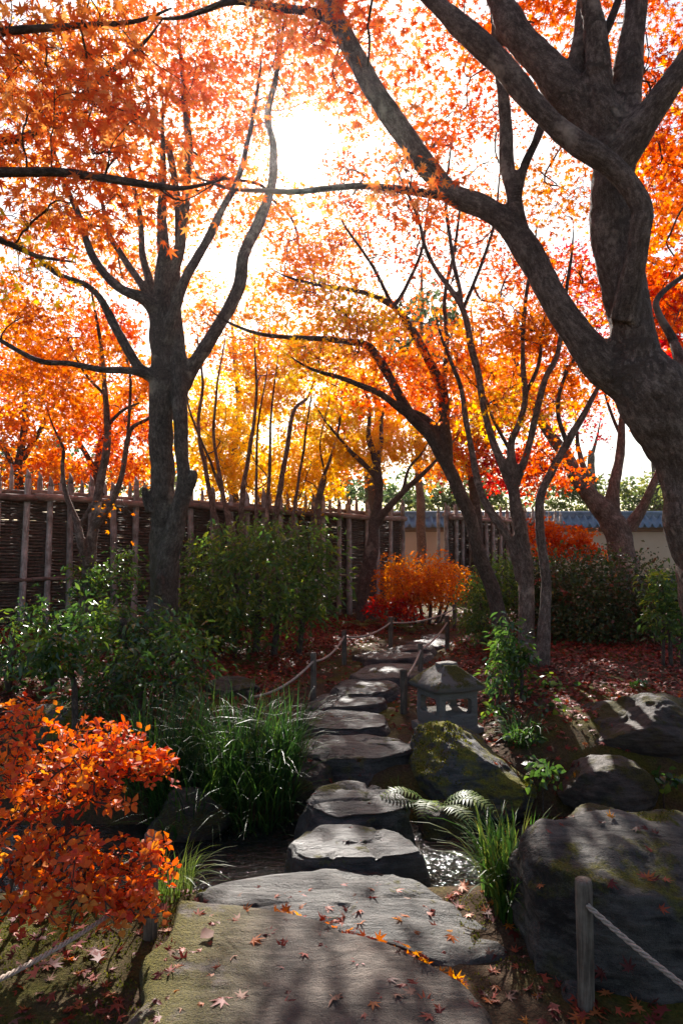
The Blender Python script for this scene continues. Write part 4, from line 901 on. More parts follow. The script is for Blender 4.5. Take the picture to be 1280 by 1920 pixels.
far_tree('broadleaf_tree', 1230, 32, 850, [(1230, 925, 32, 80, 50, 2, 26, 0, 70)], 924, 'yellow-green tree far behind the tiled wall near the huge trunk', M['l_pale'], M['bark_thin'])
far_tree('pine_tree', 110, 30, 800, [(110, 860, 30, 90, 50, 2, 18, 0, 70), (40, 870, 30, 70, 40, 2, 12, 0, 70)], 925, 'green pine seen through gaps above the fence tips', M['l_pine'], M['bark_pine'])
far_tree('broadleaf_tree', 290, 30, 860, [(290, 890, 30, 90, 40, 2, 18, 0, 70), (600, 920, 32, 60, 30, 2, 10, 0, 70)], 926, 'pale green tree seen between the fence tips beside the thick trunk', M['l_pale'], M['bark_thin'])
far_tree('pine_tree', 690, 32, 880, [(690, 915, 32, 80, 30, 2, 16, 0, 70)], 927, 'green pine low behind the end of the fence', M['l_pine'], M['bark_pine'])

# ---------------------------------------------------------------- shrubs
SH = 'evergreen shrubs'
def shrub(name, label, bases, blobs, tmpl, size, mats, seed, group, cat='shrub', **kw):
    limbs = []
    for (x, d, tx, ty, w) in bases: limbs.append([(x, None, d, w), ((x + tx) / 2 + 6, (ty + 1180) / 2 if ty < 1150 else ty + 25, d, w * .8), (tx, ty, d, w * .5)])
    opt = dict(extend=False, attach_z=0.05, cull=False, trunk_name='stem', crown_name='foliage', twig_name='twigs', clump_r=0.16, flat=0.5, tipr=0.002, up=0.5, sunf=0.15, rnd=0.7, sub=1)
    opt.update(kw)
    return tree(name, label, cat, limbs, blobs, M['bark_thin'], M['bark_thin'], tmpl, size, seed, group, None, mats=mats, **opt)
EV = [M['l_ever']]; BU = [M['l_bush']]; AZ = [M['l_azalea']]
shrub('evergreen_shrub', 'glossy long-leaved evergreen shrub spreading below the fence', [(100, 6.4, 110, 1170, 20), (220, 6.2, 230, 1160, 20), (20, 6.2, 20, 1190, 16)],
      [(120, 1165, 6.6, 130, 35, .5, 50, 0, 16), (250, 1165, 6.4, 110, 35, .5, 46, 0, 16), (20, 1220, 6.0, 70, 60, .5, 30, 0, 16), (300, 1210, 6.2, 80, 40, .5, 34, 0, 16)], LANCE, 0.085, EV, 1001, SH)
shrub('evergreen_shrub', 'small evergreen with drooping long leaves on a bare bent stem', [(150, 5.0, 120, 1260, 14)], [(115, 1220, 5.0, 50, 36, .25, 22, 0, 16)], LANCE, 0.095, EV, 1002, SH, clump_r=0.1)
shrub('evergreen_shrub', 'dark evergreen shrub between the thick trunk and the sedge clump', [(260, 5.6, 260, 1260, 14), (330, 5.6, 320, 1270, 14)],
      [(260, 1250, 5.5, 80, 50, .4, 40, 0, 15), (345, 1230, 5.7, 60, 40, .35, 24, 0, 15), (330, 1290, 5.4, 60, 30, .3, 18, 0, 15), (180, 1300, 5.2, 60, 30, .3, 16, 0, 14)], LANCE, 0.075, EV, 1003, SH)
shrub('evergreen_shrub', 'big fine-leaved green bush screening the middle of the fence', [(400, 8.8, 400, 1080, 14), (480, 8.6, 480, 1070, 14), (515, 8.6, 520, 1080, 14), (560, 8.8, 570, 1090, 12), (440, 8.8, 440, 1080, 12)],
      [(410, 1080, 8.9, 80, 80, .7, 52, 0, 26), (500, 1050, 8.8, 90, 60, .7, 52, 0, 26), (590, 1070, 9.0, 55, 70, .5, 34, 0, 26), (390, 1165, 8.3, 70, 45, .5, 34, 0, 26), (480, 1140, 8.3, 90, 50, .5, 44, 0, 26), (565, 1130, 8.6, 50, 45, .4, 24, 0, 26), (360, 1035, 9.2, 50, 40, .5, 16, 0, 24), (540, 1010, 9.2, 70, 30, .4, 14, 0, 22), (450, 1000, 9.3, 60, 22, .4, 9, 0, 20)],
      LANCE, 0.088, BU, 1004, SH, clump_r=0.26, dens_k=1.0)
shrub('evergreen_shrub', 'small dark glossy shrub against the fence under the V-forked maple', [(165, 8.6, 165, 1090, 10)], [(170, 1080, 8.6, 40, 34, .35, 26, 0, 18), (235, 1070, 8.8, 30, 50, .3, 22, 0, 18)], LANCE, 0.075, EV, 1005, SH)
shrub('azalea_shrub', 'wide dark clipped azalea mound behind the three-stemmed maple', [(1060, 8.6, 1060, 1120, 12), (1150, 8.6, 1150, 1120, 12), (1110, 8.8, 1110, 1110, 12), (1200, 8.6, 1200, 1130, 10), (1020, 8.8, 1020, 1110, 10)],
      [(1060, 1110, 8.8, 90, 75, .7, 110, 0, 34), (1150, 1110, 8.8, 100, 80, .7, 130, 0, 34), (1220, 1140, 8.6, 50, 60, .5, 50, 0, 34), (1080, 1180, 8.4, 90, 50, .5, 70, 0, 34), (1170, 1190, 8.4, 80, 50, .5, 60, 0, 34), (990, 1110, 9, 50, 60, .5, 40, 0, 34)], DIAM, 0.052, AZ, 1006, SH, clump_r=0.22, dens_k=1.3)
shrub('evergreen_shrub', 'rounded green shrub hiding the foot of the leaning maple', [(900, 8.4, 900, 1130, 10), (930, 8.4, 930, 1120, 10)], [(905, 1125, 8.5, 42, 60, .4, 60, 0, 30), (940, 1090, 8.7, 40, 60, .4, 50, 0, 30), (890, 1170, 8.3, 30, 25, .3, 20, 0, 30)], LANCE, 0.055, BU, 1007, SH, clump_r=0.15)
shrub('evergreen_shrub', 'young upright evergreen with bright new tips beside the stone lantern', [(955, 5.9, 950, 1210, 9), (925, 5.7, 928, 1270, 7), (970, 5.9, 975, 1220, 8)], [(955, 1200, 5.9, 34, 40, .2, 22, 0, 15), (965, 1240, 5.9, 28, 34, .2, 16, 0, 15), (930, 1270, 5.6, 20, 24, .12, 8, 0, 13)], LANCE, 0.075, EV, 1008, SH, clump_r=0.09)
shrub('evergreen_shrub', 'tall light-green sapling shrub at the edge of the azalea mound', [(1250, 7.0, 1245, 1120, 8), (1235, 7.0, 1240, 1140, 7), (1270, 7.0, 1275, 1100, 7)], [(1250, 1100, 7.0, 40, 50, .25, 34, 0, 18), (1270, 1150, 6.9, 30, 50, .2, 20, 0, 18), (1235, 1160, 6.9, 20, 30, .2, 10, 0, 16)], LANCE, 0.07, BU, 1009, SH, clump_r=0.1)
for k, (x, y, d, r) in enumerate([(985, 1380, 4.9, 26), (1030, 1330, 5.3, 24), (1060, 1390, 5.0, 22), (1010, 1445, 4.5, 26), (940, 1330, 5.4, 24), (1045, 1280, 6.0, 22), (1110, 1275, 6.4, 26), (1180, 1290, 6.0, 24), (985, 1300, 5.8, 24), (1235, 1455, 4.5, 26)]):
    g = P(x, y, d)
    words = ['behind the mossy rock', 'below the three-stemmed maple', 'above the low brown rock', 'beside the tip of the mossy rock', 'just past the stone lantern', 'at the foot of the azalea mound', 'on the leaf carpet before the azalea mound', 'above the craggy rock face', 'between lantern and three-stemmed maple', 'beside the low end of the craggy rock'][k]
    shrub('ground_cover_plant', 'low dark broad-leaved seedling patch ' + words, [(x, d, x, y, 4)], [(x, y - 4, d, r, 14, .16, 10, 0, 7)], OVAL, 0.06, EV, 1100 + k, 'low broad-leaved seedlings', 'plant', clump_r=0.07, flat=.3)
# orange enkianthus-like shrubs
shrub('orange_shrub', 'near low shrub ablaze with small orange oval leaves behind a rope', [(60, 2.95, 90, 1480, 9), (110, 2.95, 150, 1500, 8), (20, 2.9, 40, 1560, 8), (130, 2.95, 200, 1580, 7), (140, 2.9, 250, 1640, 6), (80, 3.0, 60, 1450, 7)],
      [(110, 1410, 3.0, 165, 65, .4, 190, 0, 5), (40, 1500, 2.8, 120, 90, .4, 120, 0, 5), (165, 1465, 2.9, 130, 48, .32, 110, 0, 5), (230, 1430, 3.0, 90, 40, .2, 60, 0, 5), (285, 1440, 3.0, 45, 20, .12, 18, 0, 5), (215, 1375, 3.0, 50, 22, .12, 16, 0, 5), (310, 1640, 2.5, 25, 30, .08, 8, 0, 5), (80, 1610, 2.6, 130, 60, .25, 100, 0, 5), (200, 1635, 2.6, 90, 50, .22, 80, 0, 5), (295, 1425, 3.0, 45, 26, .1, 22, 0, 5), (270, 1670, 2.5, 50, 40, .15, 36, 0, 5), (20, 1340, 3.0, 60, 30, .2, 30, 0, 5), (290, 1590, 2.6, 30, 30, .1, 14, 0, 5), (80, 1690, 2.45, 110, 40, .15, 44, 0, 5), (230, 1700, 2.45, 80, 36, .12, 34, 0, 5)],
      OVAL, 0.035, [M['l_shrub']], 1201, 'orange autumn shrubs', singles=300, whorl=0.006, tipr=0.002, bend=0.34)
shrub('orange_shrub', 'round airy orange-pink shrub at the end of the roped path', [(790, 11.8, 770, 1090, 8), (800, 11.8, 800, 1080, 8), (810, 11.8, 830, 1090, 8), (780, 11.8, 750, 1100, 6), (815, 11.8, 850, 1090, 6)],
      [(790, 1085, 11.8, 90, 45, .8, 120, 0, 34), (790, 1118, 11.5, 70, 22, .6, 44, 0, 30), (760, 1100, 11.6, 55, 30, .6, 40, 0, 34), (830, 1090, 11.7, 55, 34, .6, 50, 0, 34)], DIAM, 0.055, [M['l_orange']], 1202, 'orange autumn shrubs', clump_r=0.16, flat=.3)
shrub('red_maple_shrub', 'low scarlet maple bush glowing in front of the tan wall', [(1050, 12.2, 1050, 1020, 8), (1065, 12.2, 1075, 1010, 8)], [(1050, 1015, 12.2, 60, 32, .6, 50, 0, 36), (1010, 1000, 12.4, 30, 24, .5, 16, 0, 34), (1100, 1025, 12.2, 30, 18, .5, 12, 0, 34)], MAPLE_TINY, 0.055, [M['l_redor']], 1203, 'orange autumn shrubs', clump_r=0.18, flat=.3)
shrub('red_maple_shrub', 'tiny dark red seedling bush at the foot of the round orange shrub', [(735, 11.2, 735, 1140, 6)], [(735, 1138, 11.2, 50, 12, .4, 26, 0, 26)], MAPLE_TINY, 0.05, [M['l_crim']], 1204, 'orange autumn shrubs', clump_r=0.14)

# ---------------------------------------------------------------- sedge, grass, ferns
def blades(name, label, spots, n, length, width, seed, mat, group, lean=0.5, vr=(0, 1)):
    rg = np.random.default_rng(seed); mbv = []; mbt = []; mba = []; off = 0
    root = empty(name); tag(root, label, 'grass clump', group)
    for (x, y, r, frac) in spots:
        m = int(n * frac)
        a = rg.random(m) * 6.283; rr = r * np.sqrt(rg.random(m))
        bx = x + rr * np.cos(a); by_ = y + rr * np.sin(a); bz = gz(bx, by_) - 0.01
        az = a + rg.normal(size=m) * 0.9; L = length * rg.uniform(0.55, 1.15, m); ln = lean * rg.uniform(0.3, 1.5, m)
        t = np.linspace(0, 1, 7)
        dx = np.cos(az); dy = np.sin(az)
        h = L[:, None] * (t - ln[:, None] * 0.62 * t ** 2.6); o = L[:, None] * ln[:, None] * 0.85 * t ** 1.8
        c = np.stack([bx[:, None] + dx[:, None] * o, by_[:, None] + dy[:, None] * o, bz[:, None] + h], -1)
        tw = rg.normal(size=m) * 0.7
        sxv = -dy * np.cos(tw) ; syv = dx * np.cos(tw)
        w = width * rg.uniform(0.7, 1.2, m)[:, None] * np.clip(1.25 * (1 - t) ** 0.55, 0.04, 1)[None]
        s = np.stack([sxv, syv, 0.35 * np.sin(tw)], -1)[:, None] * w[..., None]
        V = np.stack([c - s, c + s], 2).reshape(-1, 3)
        k = np.arange(6) * 2
        Q = np.stack([k, k + 1, k + 3, k + 2], -1)[None] + (np.arange(m) * 14)[:, None, None]
        mbv.append(V); mbt.append(Q.reshape(-1, 4) + off); off += len(V)
        mba.append(np.repeat(np.clip(rg.uniform(vr[0], vr[1], m), 0, 1), 14))
    o = link('blades', mesh_of('blades', np.concatenate(mbv), None, np.concatenate(mbt), mat, {'v': np.concatenate(mba)}, True), root)
    o['kind'] = 'stuff'
    return root
SGR = 'grassy clumps on the stream banks'
def W(px, py, z=0.0): g = G(px, py, z); return g[0], g[1]
blades('sedge_clump', 'large dark green sedge clump on the far bank of the stream', [(-0.95, 4.45, .25, .4), (-0.55, 4.5, .25, .4), (-1.25, 4.65, .25, .3), (-0.72, 4.75, .35, .5), (-.35, 4.75, .12, .12)], 900, 0.66, 0.0055, 2001, M['l_grass'], SGR, 0.62, (0, .75))
blades('sedge_clump', 'bright sunlit sedge clump arching beside the large boulder', [(0.74, 3.05, .08, .5), (0.70, 2.92, .06, .35), (.80, 3.25, .08, .4), (.66, 3.1, .05, .3)], 230, 0.46, 0.006, 2002, M['l_grass'], SGR, 0.6, (.3, 1))
blades('sedge_clump', 'taller sedge clump between the fern and the large boulder', [(0.98, 3.75, .16, 1)], 190, 0.52, 0.0055, 2003, M['l_grass'], SGR, 0.6, (.1, .9))
blades('sedge_clump', 'sedge clump behind the large boulder, cut by the picture edge', [(1.95, 3.85, .14, 1)], 110, 0.5, 0.005, 2004, M['l_grass'], SGR, 0.6, (0, .7))
blades('grass_tuft', 'fine yellow-green grass tuft around the post inside the orange shrub', [(-0.76, 3.12, .10, 1)], 130, 0.30, 0.003, 2005, M['l_fern'], SGR, 0.7, (.3, 1))
blades('grass_tuft', 'small dark mondo grass tuft on the leafy bank behind the mossy rock', [(1.32, 5.05, .13, 1)], 200, 0.26, 0.003, 2006, M['l_grass'], SGR, 0.8, (0, .6))
blades('grass_tuft', 'few thin blades beside the thick ledge stone', [(0.36, 4.52, .03, 1)], 10, 0.22, 0.003, 2007, M['l_grass'], SGR, 0.8, (.2, .9))

def fern(label, x, y, n, L, seed, mat=None, el=0.7, az0=0, az1=6.28, z=None):
    rg = np.random.default_rng(seed); root = empty('fern'); tag(root, label, 'fern', 'ferns')
    z0 = float(gz(x, y)) if z is None else z
    for f in range(n):
        az = az0 + (az1 - az0) * (f + rg.random() * .7) / n; l = L * rg.uniform(.75, 1.15); e = el * rg.uniform(.7, 1.2)
        t = np.linspace(0, 1, 18)
        hx = l * t * math.cos(e * .6); hz = l * (t * math.sin(e) - 0.75 * math.sin(e) * t ** 2.2)
        c = np.stack([x + math.cos(az) * hx, y + math.sin(az) * hx, z0 + hz], -1)
        tg = norm(np.gradient(c, axis=0)); sd = np.array([-math.sin(az), math.cos(az), 0]); up_ = np.cross(tg, sd) * -1
        pos = []; tip = []; nr = []; sz = []
        for k in range(3, 18):
            for s in (-1, 1):
                pos.append(c[k]); tip.append(sd * s + tg[k] * 0.35 - np.array([0, 0, .15])); nr.append(up_[k] if up_[k][2] > 0 else -up_[k]); sz.append(l * 0.25 * (math.sin(math.pi * min(1, (k - 1) / 17.0)) ** .7 + .12))
        T = (np.array([[0, 0, 0], [.10, .10, 0], [.07, .5, .02], [0, 1, -.1], [-.07, .5, .02], [-.10, .10, 0]]), np.array([[0, 1, 2], [0, 2, 4], [0, 4, 5], [2, 3, 4]]))
        V, F, a = leaf_arrays(T, np.array(pos), np.array(nr), np.array(tip), np.array(sz) * .8, rg.uniform(.2, 1, len(pos)))
        mb = MB(); tube(mb, c, np.linspace(0.0022, 0.0008, 18), 4, cap=False)
        Vt = np.concatenate(mb.v); Qt = np.concatenate(mb.q) + len(V)
        link('frond', mesh_of('frond', np.vstack([V, Vt]), F, Qt, mat or M['l_fern'], {'v': np.concatenate([a, np.full(len(Vt), .3)])}), root)
fern('sunlit pale green fern hanging over the water beside the mossy rock', 0.56, 4.15, 6, 0.40, 3001, el=1.0, az0=2.9, az1=6.6, z=-0.06)
fern('bright green fern showing above the orange shrub leaves', -1.72, 4.9, 6, 0.32, 3002, el=.9)
fern('small fern between the red seedlings and the fence foot', 0.35, 11.4, 7, 0.5, 3003, el=.8)
fern('fern at the path end beside the rope post', 1.05, 10.9, 6, 0.42, 3004, el=.8)
fern('small bright fern at the foot of the large boulder', 0.78, 2.78, 7, 0.13, 3005, el=.9)

# ---------------------------------------------------------------- rope barriers
RG = 'low rope posts along the path'
def rope_post(px, d, h, w, label, group=RG, tilt=0.0):
    X = (px - 640) / FP * d; z0 = float(gz(X, d)); mb = MB()
    zz = np.array([-0.12, 0.0, h * .3, h * .6, h - 0.012, h - 0.004, h]); rr = np.array([1, 1, .98, .99, 1, .97, .86]) * w / 2
    tube(mb, np.column_stack([X + tilt * zz + .002 * np.sin(zz * 9), np.full(7, d), z0 + zz]), rr, 16)
    return tag(link('rope_post', mb.mesh('rope_post', M['post'], False), None), label, 'post', group), np.array([X, d, z0])
def rope(p0, p1, sag, r, label, twist=True):
    n = 60; t = np.linspace(0, 1, n)[:, None]
    c = p0 * (1 - t) + p1 * t; c[:, 2] -= sag * 4 * (t * (1 - t))[:, 0]
    mb = MB()
    if twist:
        n = 220; t = np.linspace(0, 1, n)[:, None]; c = p0 * (1 - t) + p1 * t; c[:, 2] -= sag * 4 * (t * (1 - t))[:, 0]
        tg = norm(np.gradient(c, axis=0)); u = norm(np.cross(tg, [0, 0, 1.0])); w = np.cross(u, tg)
        L = np.linalg.norm(p1 - p0); ph = t * L / (r * 9) * 6.283
        for k in range(3):
            a = ph + k * 2.094
            tube(mb, c + (u * np.cos(a) + w * np.sin(a)) * r * .62, r * .52, 6)
    else: tube(mb, c, r, 7)
    return tag(link('barrier_rope', mb.mesh('barrier_rope', M['rope'], True)), label, 'rope', 'barrier ropes')
lab = ['rope post beside the small dark rock, first on the sedge side', 'rope post second on the sedge side, above the thin flat stone', 'rope post third on the sedge side, among red leaves', 'rope post fourth on the sedge side, near the round orange shrub', 'last small rope post in front of the round orange shrub']
spec = [(470, 5.75, .27, .055), (588, 6.5, .44, .055), (645, 8.1, .40, .058), (731, 9.3, .42, .062), (850, 10.6, .36, .062)]
tops = []
for s, l in zip(spec, lab):
    o, b = rope_post(*s, l); tops.append(b + np.array([0, -s[3] * .3, s[2] * .82]))
nm = ['first and second', 'second and third', 'third and fourth', 'fourth and last']
for k in range(4): rope(tops[k], tops[k + 1], .07, .011, 'pale rope sagging between the %s posts on the sedge side' % nm[k], False)
lab = ['rope post just behind the stone lantern', 'rope post standing by the brightly lit stepping stone', 'rope post beside the far stepping stones under the green shrub']
spec = [(755, 6.05, .38, .066), (786, 7.4, .36, .06), (836, 8.9, .44, .06)]
tops = []
for s, l in zip(spec, lab):
    o, b = rope_post(*s, l); tops.append(b + np.array([0, -s[3] * .3, s[2] * .80]))
for k in range(2): rope(tops[k], tops[k + 1], .04, .011, 'pale rope %s on the lantern side of the path' % ['between the first two posts', 'running up to the far post'][k], False)
o, b = rope_post(1081, 2.36, .415, .056, 'weathered near rope post in front of the large boulder', tilt=0.0)
rope(b + np.array([.0, -.03, .345]), np.array([1.32, 1.75, .10]), .03, .0085, 'twisted pinkish rope running down from the near post', True)
o, b = rope_post(293, 2.75, .40, .055, 'short rope post half hidden in the near orange shrub')
o2, b2 = rope_post(-8, 2.0, .36, .05, 'dark rope post at the very edge beside mossy ground')
rope(b + np.array([-.02, -.03, .20]), b2 + np.array([.01, -.02, .29]), .02, .0075, 'twisted rope slanting through the orange shrub leaves', True)

# ---------------------------------------------------------------- stone lantern
def lantern():
    root = empty('stone_lantern'); tag(root, 'squat granite lantern with open fire box and mossy roof beside the path', 'lantern')
    X, Yc, Z0 = 0.835, 5.50, 0.05
    a = math.radians(24); R = np.array([[math.cos(a), -math.sin(a), 0], [math.sin(a), math.cos(a), 0], [0, 0, 1]]); off = np.array([X, Yc, Z0])
    def rounded(lo, hi, name, mat, bev=0.012, n=6, rough=0.004, seed=0):
        # a subdivided box with rounded, chipped edges
        lo = np.array(lo, float); hi = np.array(hi, float); V = []; Q = []
        cnt = 0; m = n
        for ax in range(3):
            for s in (0, 1):
                u = np.linspace(0, 1, m + 1); A, B = np.meshgrid(u, u, indexing='ij')
                p = np.zeros((m + 1, m + 1, 3)); p[..., ax] = s; p[..., (ax + 1) % 3] = A; p[..., (ax + 2) % 3] = B
                i, j = np.meshgrid(np.arange(m), np.arange(m), indexing='ij')
                q = np.stack([i * (m + 1) + j, (i + 1) * (m + 1) + j, (i + 1) * (m + 1) + j + 1, i * (m + 1) + j + 1], -1).reshape(-1, 4)
                if not s: q = q[:, ::-1]
                V.append(p.reshape(-1, 3)); Q.append(q + cnt); cnt += (m + 1) ** 2
        V = np.concatenate(V); Q = np.concatenate(Q)
        V = lo + V * (hi - lo)
        inner = np.clip(V, lo + bev, hi - bev); dlt = V - inner
        ln = np.linalg.norm(dlt, axis=1, keepdims=True); V = inner + np.where(ln > 1e-9, dlt / np.maximum(ln, 1e-9) * np.minimum(ln, bev), 0)
        V = V + rough * np.stack([fbm(V, 14, 3, seed), fbm(V, 14, 3, seed + 3), fbm(V, 14, 3, seed + 6)], -1)
        V = V @ R.T + off
        return link(name, mesh_of(name, V, None, Q, mat, None, True), root)
    h = 0.175
    rounded((-h - .035, -h - .035, 0.0), (h + .035, h + .035, 0.07), 'base_slab', M['granite'], .014, 10, .005, 1)
    rounded((-h, -h, .064), (h, h, .172), 'fire_box_floor', M['granite'], .01, 10, .004, 2)
    for sx in (-1, 1):
        for sy in (-1, 1):
            x0, x1 = sorted((sx * (h - .002), sx * (h - .058))); y0, y1 = sorted((sy * (h - .002), sy * (h - .058)))
            rounded((x0, y0, .165), (x1, y1, .30), 'corner_post', M['granite'], .008, 5, .003, 3 + sx + sy)
    # upper frame: four lintels
    rounded((-h + .001, -h, .288), (h - .001, -h + .075, .345), 'lintel', M['granite'], .008, 8, .003, 11)
    rounded((-h + .001, h - .075, .288), (h - .001, h, .345), 'lintel', M['granite'], .008, 8, .003, 12)
    rounded((-h - .001, -h + .07, .289), (-h + .075, h - .07, .344), 'lintel', M['granite'], .008, 8, .003, 13)
    rounded((h - .075, -h + .07, .289), (h + .001, h - .07, .344), 'lintel', M['granite'], .008, 8, .003, 14)
    # corner brackets rounding the openings
    for f in range(4):
        b = f * math.pi / 2; Rb = np.array([[math.cos(b), -math.sin(b), 0], [math.sin(b), math.cos(b), 0], [0, 0, 1]])
        for s in (-1, 1):
            r = .03; n = 6
            prof = [(0, 0)] + [(r - r * math.cos(q), r - r * math.sin(q)) for q in np.linspace(math.pi / 2, 0, n)]
            for zc, zs in ((.29, -1), (.170, 1)):
                mb = MB(); V = []
                for yy in (-h + .004, -h + .06):
                    for (u, w) in prof: V.append((s * (h - .056 - u), yy, zc + zs * w))
                V = np.array(V); k = len(prof); Q = [[i, (i + 1) % k, k + (i + 1) % k, k + i] for i in range(k)]
                T = [[0, i, i + 1] for i in range(1, k - 1)] + [[k, k + i + 1, k + i] for i in range(1, k - 1)]
                mb.add((V @ Rb.T) @ R.T + off, T, Q)
                link('corner_bracket', mb.mesh('corner_bracket', M['granite']), root)
    # roof: hipped, slightly concave, rounded eaves
    n = 40; u = np.linspace(-1, 1, n); A, B = np.meshgrid(u, u, indexing='ij')
    e = .222
    k = np.maximum(np.abs(A) * 1.0, np.abs(B))
    zt = .372 + .20 * (1 - k) ** 0.8 + .010 * (np.abs(A * B)) ** 3
    zt = np.minimum(zt, .525)
    top = np.stack([A * e, B * e, zt], -1).reshape(-1, 3)
    bot = np.stack([A * (e - .012), B * (e - .012), .343 + .012 * np.abs(A * B) ** 3 + 0 * A], -1).reshape(-1, 3)
    i, j = np.meshgrid(np.arange(n - 1), np.arange(n - 1), indexing='ij')
    q = np.stack([i * n + j, (i + 1) * n + j, (i + 1) * n + j + 1, i * n + j + 1], -1).reshape(-1, 4)
    per = [i * n for i in range(n)][::-1] + [j for j in range(1, n)] + [(n - 1) * n + 0 for _ in range(0)]
    ring = [(i, 0) for i in range(n)] + [(n - 1, j) for j in range(1, n)] + [(i, n - 1) for i in range(n - 2, -1, -1)] + [(0, j) for j in range(n - 2, 0, -1)]
    ids = np.array([a_ * n + b_ for a_, b_ in ring]); nn = n * n; ids2 = np.roll(ids, -1)
    side = np.stack([ids, ids + nn, ids2 + nn, ids2], -1)
    V = np.vstack([top, bot]); V = V + np.stack([fbm(V, 9, 4, 40), fbm(V, 9, 4, 44), fbm(V, 7, 4, 48)], -1) * np.array([.008, .008, .011])
    roof = link('roof', mesh_of('roof', V @ R.T + off, None, np.vstack([q, q[:, ::-1] + nn, side]), M['granite_moss'], None, True), root)
    r2 = rounded((-.085, -.04, .505), (.085, .04, .55), 'ridge_cap', M['granite'], .016, 8, .006, 21)
    r2.parent = roof
    return root
lantern()
# a flat foot stone under the lantern
stone('foot_stone', [(790, 1372), (830, 1362), (880, 1366), (898, 1376), (850, 1388), (805, 1384)], 0.048, -0.1, M['step'], 'flat dark stone under the granite lantern', None, n=40, rough=.012, seed=71)

# ---------------------------------------------------------------- wicker fence
def fence(label, p0, p1, h_rail, seed, post_gap=0.345, tip_h=0.36):
    rg = np.random.default_rng(seed); root = empty('wicker_fence'); tag(root, label, 'fence', 'wicker fence sections')
    p0 = np.array(p0, float); p1 = np.array(p1, float); L = np.linalg.norm(p1 - p0); dv = (p1 - p0) / L; nv = np.array([dv[1], -dv[0]])
    if nv[1] > 0: nv = -nv                      # towards the camera
    g0 = float(gz(p0[0], p0[1])) - .05; g1 = float(gz(p1[0], p1[1])) - .05
    n = int(L / post_gap)
    def post(s, off, zt, r, lean, zb=0.0):
        b = p0 + dv * s + nv * off; z0 = g0 + (g1 - g0) * s / L + zb
        zz = np.linspace(0, zt - zb, 15); rr = np.full(15, r) * (1 - .10 * zz / zt)
        for q in np.arange(.3 + rg.random() * .2, zt, .42):
            rr = rr * (1 + .10 * np.exp(-((zz - q) / .06) ** 2))
        xyz = np.column_stack([b[0] + dv[0] * lean * zz, b[1] + dv[1] * lean * zz, z0 + zz])
        mb = MB(); tube(mb, xyz, rr, 9, cap=True)
        # cut tip
        tipz = .13 + rg.random() * .06
        tube(mb, np.array([xyz[-1] - [0, 0, .004], xyz[-1] + [dv[0] * .002, 0, tipz * .5], xyz[-1] + [-dv[0] * r * .6, 0, tipz]]), [rr[-1] * .99, rr[-1] * .72, r * .12], 9)
        link('post', mb.mesh('post', M['fence_post'], True), root)
    for k in range(n + 1):
        s = k * L / n + rg.normal() * .025
        post(s, .075, h_rail + .22 + rg.normal() * .035, .046 + rg.random() * .014, rg.normal() * .012)
        post(s - .09 + rg.normal() * .03, -.085, h_rail + .20 + rg.normal() * .05, .036 + rg.random() * .01, rg.normal() * .015)
    m = max(1, int(round(L / 2.0)))
    for off, r, dz, nm_ in ((.15, .050, -.02, 'rail'), (-.03, .042, .06, 'rail'), (.10, .030, -1.25, 'rail')):
        for k in range(m):
            a, b = k * L / m, (k + 1) * L / m + .04
            t = np.linspace(0, 1, 12); s = a + (b - a) * t
            c = np.column_stack([p0[0] + dv[0] * s + nv[0] * off, p0[1] + dv[1] * s + nv[1] * off, g0 + (g1 - g0) * s / L + h_rail + dz + .012 * np.sin(s * 3 + k) + rg.normal() * .008])
            mb = MB(); tube(mb, c, r * (1 + .06 * np.sin(t * 9 + k)), 10)
            link(nm_, mb.mesh(nm_, M['fence_rail'], True), root)
    # woven twigs
    mb = MB(); rows = int((h_rail - .02) / .024)
    for k in range(rows):
        z = .02 + k * .024 + rg.normal() * .003; ns = int(L / .16)
        s = np.linspace(0, L, ns); w = .022 * np.sin(s * math.pi / (post_gap / 1.0) + (k % 2) * math.pi) + rg.normal(size=ns) * .004
        c = np.column_stack([p0[0] + dv[0] * s + nv[0] * w, p0[1] + dv[1] * s + nv[1] * w, g0 + (g1 - g0) * s / L + z + .006 * vnoise(np.column_stack([s, s * 0 + k, s * 0]), 1.1, k) + rg.normal(size=ns) * .003])
        tube(mb, c, .0185 * rg.uniform(.8, 1.2, ns), 4, cap=False)
    o = link('woven_twigs', mb.mesh('woven_twigs', M['wattle'], True), root); o['kind'] = 'stuff'
    return root
fence('long dark wicker fence with pointed posts running behind the grey maple', (-6.2, 9.2), (1.28, 15.0), 2.05, 61)
fence('short wicker fence beyond the gap with pale pointed posts', (2.5, 16.6), (6.6, 20.8), 2.06, 62)

